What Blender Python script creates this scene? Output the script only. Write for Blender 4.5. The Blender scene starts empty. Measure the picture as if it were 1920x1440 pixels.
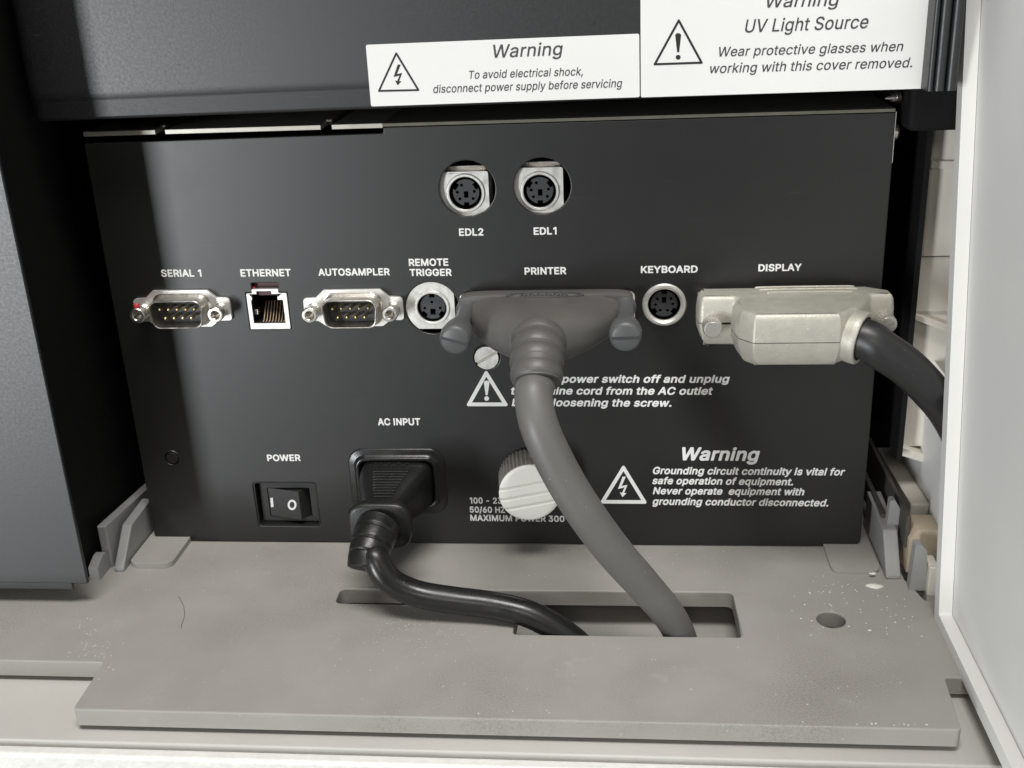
import bpy, bmesh, math, random
from mathutils import Vector, Matrix
from mathutils.geometry import tessellate_polygon

random.seed(7)
scene = bpy.context.scene
COL = scene.collection
MM = 0.001                     # everything below is written in millimetres

# ------------------------------------------------------------------ camera
FPX = 2077.1                   # focal length in photo pixels (photo 1920 wide)
CAM = Vector((160.06, -322.41, 184.585))
_a, _b, _c = 0.373484, 0.106013, -0.0445042
def _rot():
    Rx = Matrix(((1,0,0),(0,math.cos(_a),-math.sin(_a)),(0,math.sin(_a),math.cos(_a))))
    Ry = Matrix(((math.cos(_b),0,math.sin(_b)),(0,1,0),(-math.sin(_b),0,math.cos(_b))))
    Rz = Matrix(((math.cos(_c),-math.sin(_c),0),(math.sin(_c),math.cos(_c),0),(0,0,1)))
    return Rz @ Rx @ Ry
_R = _rot()
def _axis(i): return Vector((_R[i][0], _R[i][2], -_R[i][1]))
A_RIGHT, A_DOWN, A_FWD = _axis(0), _axis(1), _axis(2)
cam_data = bpy.data.cameras.new('camera')
cam_data.sensor_fit = 'HORIZONTAL'; cam_data.sensor_width = 36
cam_data.lens = FPX / 1920 * 36
cam_data.clip_start = 0.01; cam_data.clip_end = 50
cam = bpy.data.objects.new('camera', cam_data); COL.objects.link(cam)
mw = Matrix.Identity(4)
for i in range(3):
    mw[i][0] = A_RIGHT[i]; mw[i][1] = -A_DOWN[i]; mw[i][2] = -A_FWD[i]; mw[i][3] = CAM[i] * MM
cam.matrix_world = mw
scene.camera = cam

def UP(px, py, ax, val):
    """the point of a photo pixel on the world plane  axis = val (mm)"""
    d = A_RIGHT * (px - 960) + A_DOWN * (py - 720) + A_FWD * FPX
    t = (val - CAM[ax]) / d[ax]
    return CAM + d * t
def W(px, py, y=0.0): return UP(px, py, 1, y)
def D(px, py, z=0.0): return UP(px, py, 2, z)

# ------------------------------------------------------------------ world and lamps
world = bpy.data.worlds.new('World'); scene.world = world
world.use_nodes = True
bg = world.node_tree.nodes['Background']
bg.inputs[0].default_value = (1.0, 0.985, 0.95, 1); bg.inputs[1].default_value = 0.09
def area(name, loc, target, size, power, color, size_y=None):
    l = bpy.data.lights.new(name, 'AREA'); l.energy = power; l.color = color
    l.shape = 'RECTANGLE'; l.size = size; l.size_y = size_y or size
    o = bpy.data.objects.new(name, l); COL.objects.link(o)
    o.location = Vector(loc) * MM
    d = (Vector(target) - Vector(loc))
    o.rotation_euler = d.to_track_quat('-Z', 'Y').to_euler()
    return o
area('left_key_light', (-1210, -1900, -160), (80, 0, 80), 0.30, 36.0, (0.95, 0.98, 1.0), 0.9)  # added key lamp, set low at left for the panel's sheen
area('ceiling_light', (200, -520, 1450), (130, -20, 20), 0.8, 21.5, (1.0, 0.98, 0.95), 0.4)
area('room_light', (60, -1500, 900), (150, 0, 40), 0.4, 3.5, (1.0, 0.96, 0.90), 0.4)
scene.view_settings.view_transform = 'Standard'
try: scene.view_settings.look = 'None'
except Exception: pass
scene.view_settings.exposure = 0.0
scene.view_settings.gamma = 1.0
scene.view_settings.use_curve_mapping = False

# ------------------------------------------------------------------ materials
def mat(name, color, rough=0.5, metal=0.0, bump=0.0, bscale=900.0, vary=0.0, vscale=40.0, speck=0.0, sscale=600.0,
        speck_col=(0.6,0.6,0.6), rvary=0.0, spec=0.5, scratch=0.0, ior=1.5, dust=0.0):
    m = bpy.data.materials.new(name); m.use_nodes = True
    nt = m.node_tree; N = nt.nodes; L = nt.links
    p = N['Principled BSDF']
    p.inputs['Roughness'].default_value = rough; p.inputs['Metallic'].default_value = metal
    p.inputs['Specular IOR Level'].default_value = spec; p.inputs['IOR'].default_value = ior
    tc = N.new('ShaderNodeTexCoord')
    col = N.new('ShaderNodeRGB'); col.outputs[0].default_value = (*color, 1)
    out = col.outputs[0]
    def noise(scale, detail=3.0, rough_=0.55, src=None):
        n = N.new('ShaderNodeTexNoise'); n.inputs['Scale'].default_value = scale
        n.inputs['Detail'].default_value = detail; n.inputs['Roughness'].default_value = rough_
        L.new(src or tc.outputs['Object'], n.inputs['Vector']); return n
    def mix(fac, a, b):
        x = N.new('ShaderNodeMix'); x.data_type = 'RGBA'
        L.new(fac, x.inputs[0]); L.new(a, x.inputs[6])
        if isinstance(b, tuple): x.inputs[7].default_value = (*b, 1)
        else: L.new(b, x.inputs[7])
        return x.outputs[2]
    def ramp(src, lo, hi):
        r = N.new('ShaderNodeMapRange'); r.inputs[1].default_value = lo; r.inputs[2].default_value = hi
        L.new(src, r.inputs[0]); return r.outputs[0]
    if vary:
        n = noise(vscale, 5)
        f = ramp(n.outputs['Fac'], 0.3, 0.7)
        dark = tuple(c * (1 - vary) for c in color)
        out = mix(f, out, dark)
    if dust:
        n = noise(16, 4, 0.6); f = ramp(n.outputs['Fac'], 0.50, 0.72)
        n2 = noise(1900, 3, 0.7); f2 = ramp(n2.outputs['Fac'], 0.46, 0.66)
        ml = N.new('ShaderNodeMath'); ml.operation = 'MULTIPLY'; L.new(f, ml.inputs[0]); L.new(f2, ml.inputs[1])
        m2 = N.new('ShaderNodeMath'); m2.operation = 'MULTIPLY'; m2.inputs[1].default_value = dust; L.new(ml.outputs[0], m2.inputs[0])
        out = mix(m2.outputs[0], out, (0.16, 0.15, 0.12))
        n3 = noise(55, 5, 0.7); f3 = ramp(n3.outputs['Fac'], 0.60, 0.78)
        m3 = N.new('ShaderNodeMath'); m3.operation = 'MULTIPLY'; m3.inputs[1].default_value = dust*0.5; L.new(f3, m3.inputs[0])
        out = mix(m3.outputs[0], out, (0.47, 0.455, 0.42))
    if speck:
        n = noise(sscale, 2, 0.5); f = ramp(n.outputs['Fac'], 0.74 - speck * 0.1, 0.80 - speck * 0.08)
        out = mix(f, out, speck_col)
    if scratch:
        mp = N.new('ShaderNodeMapping'); mp.inputs['Rotation'].default_value = (0.3, 0.5, 0.9)
        mp.inputs['Scale'].default_value = (60, 900, 900)
        L.new(tc.outputs['Object'], mp.inputs[0])
        n = noise(1.0, 2, 0.5, mp.outputs[0]); f = ramp(n.outputs['Fac'], 0.70, 0.80)
        mul = N.new('ShaderNodeMath'); mul.operation = 'MULTIPLY'; mul.inputs[1].default_value = scratch
        L.new(f, mul.inputs[0])
        out = mix(mul.outputs[0], out, speck_col)
    L.new(out, p.inputs['Base Color'])
    if rvary:
        n = noise(vscale * 1.7, 4)
        r = N.new('ShaderNodeMapRange'); r.inputs[1].default_value = 0.3; r.inputs[2].default_value = 0.7
        r.inputs[3].default_value = max(0.02, rough - rvary); r.inputs[4].default_value = min(1, rough + rvary)
        L.new(n.outputs['Fac'], r.inputs[0]); L.new(r.outputs[0], p.inputs['Roughness'])
    if bump:
        n = noise(bscale, 2, 0.6)
        b = N.new('ShaderNodeBump'); b.inputs['Strength'].default_value = bump; b.inputs['Distance'].default_value = 0.0004
        L.new(n.outputs['Fac'], b.inputs['Height']); L.new(b.outputs[0], p.inputs['Normal'])
    return m

PANEL = mat('black_powder_coat', (0.0065, 0.0067, 0.0064), 0.41, spec=0.72, bump=0.07, bscale=2600, speck=0.3, sscale=1700, speck_col=(0.05, 0.05, 0.05), rvary=0.012, vscale=60, scratch=0.3)
COVER = mat('black_textured_coat', (0.009, 0.0098, 0.011), 0.44, spec=0.8, bump=0.06, bscale=3000, vary=0.25, speck=0.6, sscale=2200, speck_col=(0.045, 0.046, 0.05), rvary=0.04, vscale=700, scratch=0.5)
BLACK = mat('matt_black_metal', (0.008, 0.008, 0.008), 0.75, bump=0.2, bscale=1200, spec=0.15)
DARK = mat('black_cavity_plastic', (0.006, 0.006, 0.006), 0.7, spec=0.2)
INK = mat('white_ink', (0.80, 0.80, 0.78), 0.55, vary=0.05, vscale=900)
BLACKINK = mat('black_ink', (0.012, 0.012, 0.012), 0.6, vary=0.3, vscale=900)
GREYINK = mat('faded_black_ink', (0.07, 0.07, 0.072), 0.6, vary=0.5, vscale=1500)
STICKER = mat('white_sticker_film', (0.76, 0.76, 0.74), 0.45, vary=0.03, vscale=60)
TRAY = mat('grey_moulded_plastic', (0.355, 0.341, 0.317), 0.62, bump=0.16, bscale=1700, vary=0.14, vscale=30, speck=0.2, sscale=900, speck_col=(0.5, 0.49, 0.46), rvary=0.08, scratch=0.15, dust=0.75)
FINM = mat('grey_bracket_plastic', (0.30, 0.30, 0.295), 0.55, bump=0.12, bscale=1500, vary=0.12, vscale=90)
BASE = mat('pale_grey_plastic', (0.53, 0.515, 0.485), 0.6, bump=0.12, bscale=1500, vary=0.07, vscale=30)
FRONTW = mat('white_textured_paint', (0.80, 0.80, 0.77), 0.5, bump=0.9, bscale=420, vary=0.12, vscale=260)
WHITE = mat('white_cover_plastic', (0.74, 0.735, 0.715), 0.5, bump=0.08, bscale=1200, vary=0.05, vscale=30)
BEIGE = mat('beige_moulded_plastic', (0.68, 0.645, 0.565), 0.55, bump=0.1, bscale=900, vary=0.16, vscale=35)
CREAM = mat('cream_block_plastic', (0.50, 0.42, 0.31), 0.55, bump=0.2, bscale=900, vary=0.15, vscale=60)
NICKEL = mat('nickel_plate', (0.66, 0.63, 0.58), 0.32, 1.0, bump=0.12, bscale=900, vary=0.15, vscale=200, rvary=0.08)
TIN = mat('bright_tin_plate', (0.80, 0.79, 0.75), 0.42, 0.65, bump=0.1, bscale=900, vary=0.12, vscale=200, rvary=0.1)
RAILM = mat('dusty_dark_plastic', (0.075, 0.068, 0.058), 0.7, bump=0.2, bscale=900, vary=0.4, vscale=120)
DIMEDGE = mat('dim_lit_steel_edge', (0.16, 0.155, 0.125), 0.6, vary=0.3, vscale=200)  # darker copy of the steel edge, weaker light painted into its colour
BARE = mat('bare_steel_edge', (0.50, 0.48, 0.42), 0.45, 0.6, vary=0.2, vscale=150)
GOLD = mat('gold_plate', (0.78, 0.66, 0.36), 0.28, 1.0, vary=0.15, vscale=400)
COPPER = mat('contact_bronze', (0.62, 0.47, 0.33), 0.35, 0.9, vary=0.2, vscale=400)
INSUL = mat('dark_grey_insulator', (0.045, 0.046, 0.05), 0.45, bump=0.2, bscale=2000, vary=0.2, vscale=300)
BEZEL = mat('satin_dark_bezel', (0.030, 0.031, 0.031), 0.38, bump=0.1, bscale=1500)
GLOSSB = mat('satin_black_plastic', (0.012, 0.012, 0.012), 0.30, bump=0.05, bscale=1500, rvary=0.08, vscale=60)
RUBBER = mat('black_cable_pvc', (0.013, 0.013, 0.013), 0.30, bump=0.08, bscale=500, speck=0.15, sscale=700, speck_col=(0.12, 0.12, 0.11), rvary=0.1, vscale=60)
PLUGB = mat('black_moulded_plug', (0.012, 0.012, 0.012), 0.36, bump=0.12, bscale=1000, vary=0.2, vscale=100, rvary=0.08)
GREYC = mat('grey_cable_pvc', (0.140, 0.136, 0.129), 0.46, bump=0.06, bscale=800, vary=0.14, vscale=60, rvary=0.06, speck=0.25, sscale=700, speck_col=(0.24, 0.23, 0.215), scratch=0.2)
GREYH = mat('grey_moulded_hood', (0.104, 0.100, 0.094), 0.42, bump=0.10, bscale=1400, speck=0.25, sscale=900, speck_col=(0.16, 0.15, 0.135), scratch=0.3, vary=0.16, vscale=70, rvary=0.08)
GREYS = mat('grey_thumbscrew_plastic', (0.095, 0.099, 0.100), 0.42, bump=0.06, bscale=900, vary=0.12, vscale=90)
DIECAST = mat('satin_silver_hood', (0.50, 0.485, 0.42), 0.46, 0.3, bump=0.22, bscale=2200, vary=0.12, vscale=300, speck=0.45, sscale=1500, speck_col=(0.70, 0.68, 0.62), rvary=0.08, scratch=0.25)
SILVER = mat('silver_thumbscrew', (0.62, 0.60, 0.56), 0.35, 0.7, vary=0.15, vscale=200)
KNOBW = mat('white_knob_plastic', (0.72, 0.71, 0.67), 0.45, bump=0.06, bscale=900, vary=0.05, vscale=80)
KNOBS = mat('dusty_knurled_plastic', (0.34, 0.32, 0.29), 0.6, bump=0.3, bscale=1200, vary=0.45, vscale=160)
CABLEG = mat('dark_grey_cable_pvc', (0.020, 0.020, 0.021), 0.36, bump=0.08, bscale=600, speck=0.12, sscale=900, speck_col=(0.2, 0.2, 0.2), rvary=0.08, vscale=50)
RED = mat('red_plastic', (0.62, 0.03, 0.06), 0.5, vary=0.15, vscale=300)
MAROON = mat('maroon_film', (0.10, 0.035, 0.04), 0.5, vary=0.3, vscale=300)
CHIP = mat('white_paint_chip', (0.75, 0.73, 0.66), 0.7, vary=0.1, vscale=500)
HAIR = mat('dark_hair', (0.05, 0.04, 0.035), 0.5, vary=0.1, vscale=500)

# ------------------------------------------------------------------ mesh helpers
class MB:
    def __init__(self): self.v = []; self.f = []
    def add(self, vs, fs):
        b = len(self.v); self.v += [Vector(x) for x in vs]; self.f += [tuple(b + i for i in f) for f in fs]
    def box(self, lo, hi):
        (a, b, c), (d, e, f) = lo, hi
        self.add([(a,b,c),(d,b,c),(d,e,c),(a,e,c),(a,b,f),(d,b,f),(d,e,f),(a,e,f)],
                 [(0,3,2,1),(4,5,6,7),(0,1,5,4),(1,2,6,5),(2,3,7,6),(3,0,4,7)])
        return self
    def prism(self, outer, holes, t0, t1, plane='XZ', caps=(True, True)):
        def m(p, t):
            if plane == 'XZ': return Vector((p[0], t, p[1]))
            if plane == 'XY': return Vector((p[0], p[1], t))
            return Vector((t, p[0], p[1]))
        loops = [list(outer)] + [list(h) for h in holes]
        tri = tessellate_polygon([[Vector((p[0], p[1], 0)) for p in l] for l in loops])
        n = sum(len(l) for l in loops); flat = [p for l in loops for p in l]
        vs = [m(p, t0) for p in flat] + [m(p, t1) for p in flat]
        fs = []
        if caps[0]: fs += [tuple(t) for t in tri]
        if caps[1]: fs += [tuple(i + n for i in t) for t in tri]
        k = 0
        for l in loops:
            for i in range(len(l)):
                a = k + i; b = k + (i + 1) % len(l); fs.append((a, b, b + n, a + n))
            k += len(l)
        self.add(vs, fs); return self
    def plate(self, outer, holes, tf, tb, plane='XZ', c=0.3, k=3):
        """a plate with rounded edges on its tf face"""
        def off(l, d, hole):
            n = len(l); ar = sum(l[i][0]*l[(i+1) % n][1] - l[(i+1) % n][0]*l[i][1] for i in range(n))
            sg = (1 if ar > 0 else -1) * (-1 if hole else 1); o = []
            for i in range(n):
                a, p, b = Vector(l[i-1]), Vector(l[i]), Vector(l[(i+1) % n])
                t1 = (p-a).normalized(); t2 = (b-p).normalized()
                n1 = Vector((-t1.y, t1.x)); n2 = Vector((-t2.y, t2.x)); m = n1 + n2
                m = m/max(0.35, m.length_squared)*2 if m.length > 1e-6 else n1
                o.append(tuple(p + m*d*sg))
            return o
        def mp(p, t): return (p[0], t, p[1]) if plane == 'XZ' else ((p[0], p[1], t) if plane == 'XY' else (t, p[0], p[1]))
        loops = [list(outer)] + [list(h) for h in holes]; dirn = 1 if tb > tf else -1
        lv = [(c*(1 - math.sin(math.pi/2*j/k)), tf + dirn*c*(1 - math.cos(math.pi/2*j/k))) for j in range(k+1)]
        tops = [off(l, c, i > 0) for i, l in enumerate(loops)]
        tri = tessellate_polygon([[Vector((p[0], p[1], 0)) for p in l] for l in tops]); flat = [p for l in tops for p in l]
        self.add([mp(p, tf) for p in flat], [tuple(t) for t in tri])
        tri = tessellate_polygon([[Vector((p[0], p[1], 0)) for p in l] for l in loops]); flat = [p for l in loops for p in l]
        self.add([mp(p, tb) for p in flat], [tuple(t) for t in tri])
        for i, l in enumerate(loops):
            rings = [[Vector(mp(p, t)) for p in off(l, d, i > 0)] for d, t in lv] + [[Vector(mp(p, tb)) for p in l]]
            self.loft(rings, False, False)
        return self
    def sheet(self, outer, holes, t, plane='XZ'):
        loops = [list(outer)] + [list(h) for h in holes]
        tri = tessellate_polygon([[Vector((p[0], p[1], 0)) for p in l] for l in loops])
        flat = [p for l in loops for p in l]
        if plane == 'XZ': vs = [(p[0], t, p[1]) for p in flat]
        elif plane == 'XY': vs = [(p[0], p[1], t) for p in flat]
        else: vs = [(t, p[0], p[1]) for p in flat]
        self.add(vs, [tuple(t_) for t_ in tri]); return self
    def loft(self, rings, cap0=True, cap1=True):
        n = len(rings[0]); vs = [p for r in rings for p in r]; fs = []
        for j in range(len(rings) - 1):
            for i in range(n):
                k = (i + 1) % n
                fs.append((j*n+i, j*n+k, (j+1)*n+k, (j+1)*n+i))
        if cap0: fs.append(tuple(range(n))[::-1])
        if cap1: fs.append(tuple((len(rings)-1)*n + i for i in range(n)))
        self.add(vs, fs); return self
    def lathe(self, o, axis, prof, seg=40, cap0=True, cap1=True, mod=None):
        o = Vector(o); ax = Vector(axis).normalized()
        u = ax.orthogonal().normalized(); w = ax.cross(u)
        rings = []
        for t, r in prof:
            ring = []
            for i in range(seg):
                a = 2*math.pi*i/seg; rr = r * (mod(i, t) if mod else 1)
                ring.append(o + ax*t + (u*math.cos(a) + w*math.sin(a))*rr)
            rings.append(ring)
        return self.loft(rings, cap0, cap1)
    def tube(self, pts, rad, seg=28, sub=8, cap=True):
        pts = [Vector(p) for p in pts]
        if not isinstance(rad, (list, tuple)): rad = [rad]*len(pts)
        P = []; R = []
        if sub > 1:
            for i in range(len(pts)-1):
                p0 = pts[max(i-1,0)]; p1 = pts[i]; p2 = pts[i+1]; p3 = pts[min(i+2,len(pts)-1)]
                for s in range(sub):
                    t = s/sub
                    P.append(0.5*((2*p1)+(p2-p0)*t+(2*p0-5*p1+4*p2-p3)*t*t+(3*p1-p0-3*p2+p3)*t**3))
                    R.append(rad[i]*(1-t)+rad[i+1]*t)
            P.append(pts[-1]); R.append(rad[-1])
        else: P, R = pts, rad
        n = (P[1]-P[0]).normalized().orthogonal().normalized(); rings = []
        for i, p in enumerate(P):
            t = (P[min(i+1,len(P)-1)] - P[max(i-1,0)]).normalized()
            n = (n - t*n.dot(t)).normalized(); b = t.cross(n)
            rings.append([p + (n*math.cos(2*math.pi*k/seg) + b*math.sin(2*math.pi*k/seg))*R[i] for k in range(seg)])
        return self.loft(rings, cap, cap)

ORIGIN = {}
def tag(o, label=None, cat=None, group=None, kind=None):
    if label: o['label'] = label
    if cat: o['category'] = cat
    if group: o['group'] = group
    if kind: o['kind'] = kind
    return o
def thing(name, label, cat, base, group=None):
    o = bpy.data.objects.new(name, None); COL.objects.link(o)
    o.empty_display_size = 0.01
    o.location = Vector(base) * MM; ORIGIN[o.name] = Vector(base)
    return tag(o, label, cat, group)
def obj(name, mb, m, parent=None, base=None, bevel=0.0, smooth=35, seg=2, label=None, merge=True):
    if parent is not None: org = ORIGIN[parent.name]
    else: org = Vector(base) if base is not None else Vector((0,0,0))
    me = bpy.data.meshes.new(name)
    me.from_pydata([(v - org) * MM for v in mb.v], [], mb.f)
    bm = bmesh.new(); bm.from_mesh(me)
    if merge: bmesh.ops.remove_doubles(bm, verts=bm.verts, dist=1e-7)
    bmesh.ops.recalc_face_normals(bm, faces=bm.faces)
    bm.to_mesh(me); bm.free()
    for p in me.polygons: p.use_smooth = True
    if smooth is not None: me.set_sharp_from_angle(angle=math.radians(smooth))
    me.materials.append(m)
    o = bpy.data.objects.new(name, me); COL.objects.link(o)
    if parent is not None: o.parent = parent
    else: o.location = org * MM
    ORIGIN[o.name] = org
    if bevel:
        b = o.modifiers.new('edge', 'BEVEL'); b.width = bevel*MM; b.segments = seg
        b.limit_method = 'ANGLE'; b.angle_limit = math.radians(40); b.harden_normals = True
    if label: o['label'] = label
    return o

def circle(cx, cz, r, n=48): return [(cx + r*math.cos(2*math.pi*i/n), cz + r*math.sin(2*math.pi*i/n)) for i in range(n)]
def rect(x0, z0, x1, z1): return [(x0,z0),(x1,z0),(x1,z1),(x0,z1)]
def rounded(pts, r, seg=5):
    out = []; n = len(pts)
    rr = r if isinstance(r, (list, tuple)) else [r]*n
    for i in range(n):
        p = Vector(pts[i]); a = Vector(pts[i-1]) - p; b = Vector(pts[(i+1) % n]) - p
        la, lb = a.length, b.length; a.normalize(); b.normalize()
        ang = math.acos(max(-1, min(1, a.dot(b))))
        if rr[i] <= 0 or ang > 3.1: out.append(tuple(p)); continue
        d = min(rr[i]/math.tan(ang/2), la*0.49, lb*0.49); r_ = d*math.tan(ang/2)
        c = p + (a+b).normalized()*(r_/math.sin(ang/2))
        s = p + a*d - c; e = p + b*d - c
        a0 = math.atan2(s.y, s.x); a1 = math.atan2(e.y, e.x); da = (a1-a0+math.pi) % (2*math.pi) - math.pi
        for k in range(seg+1):
            t = a0 + da*k/seg; out.append((c.x + r_*math.cos(t), c.y + r_*math.sin(t)))
    return out
def rrect(x0, z0, x1, z1, r, seg=5): return rounded(rect(x0,z0,x1,z1), r, seg)

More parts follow.
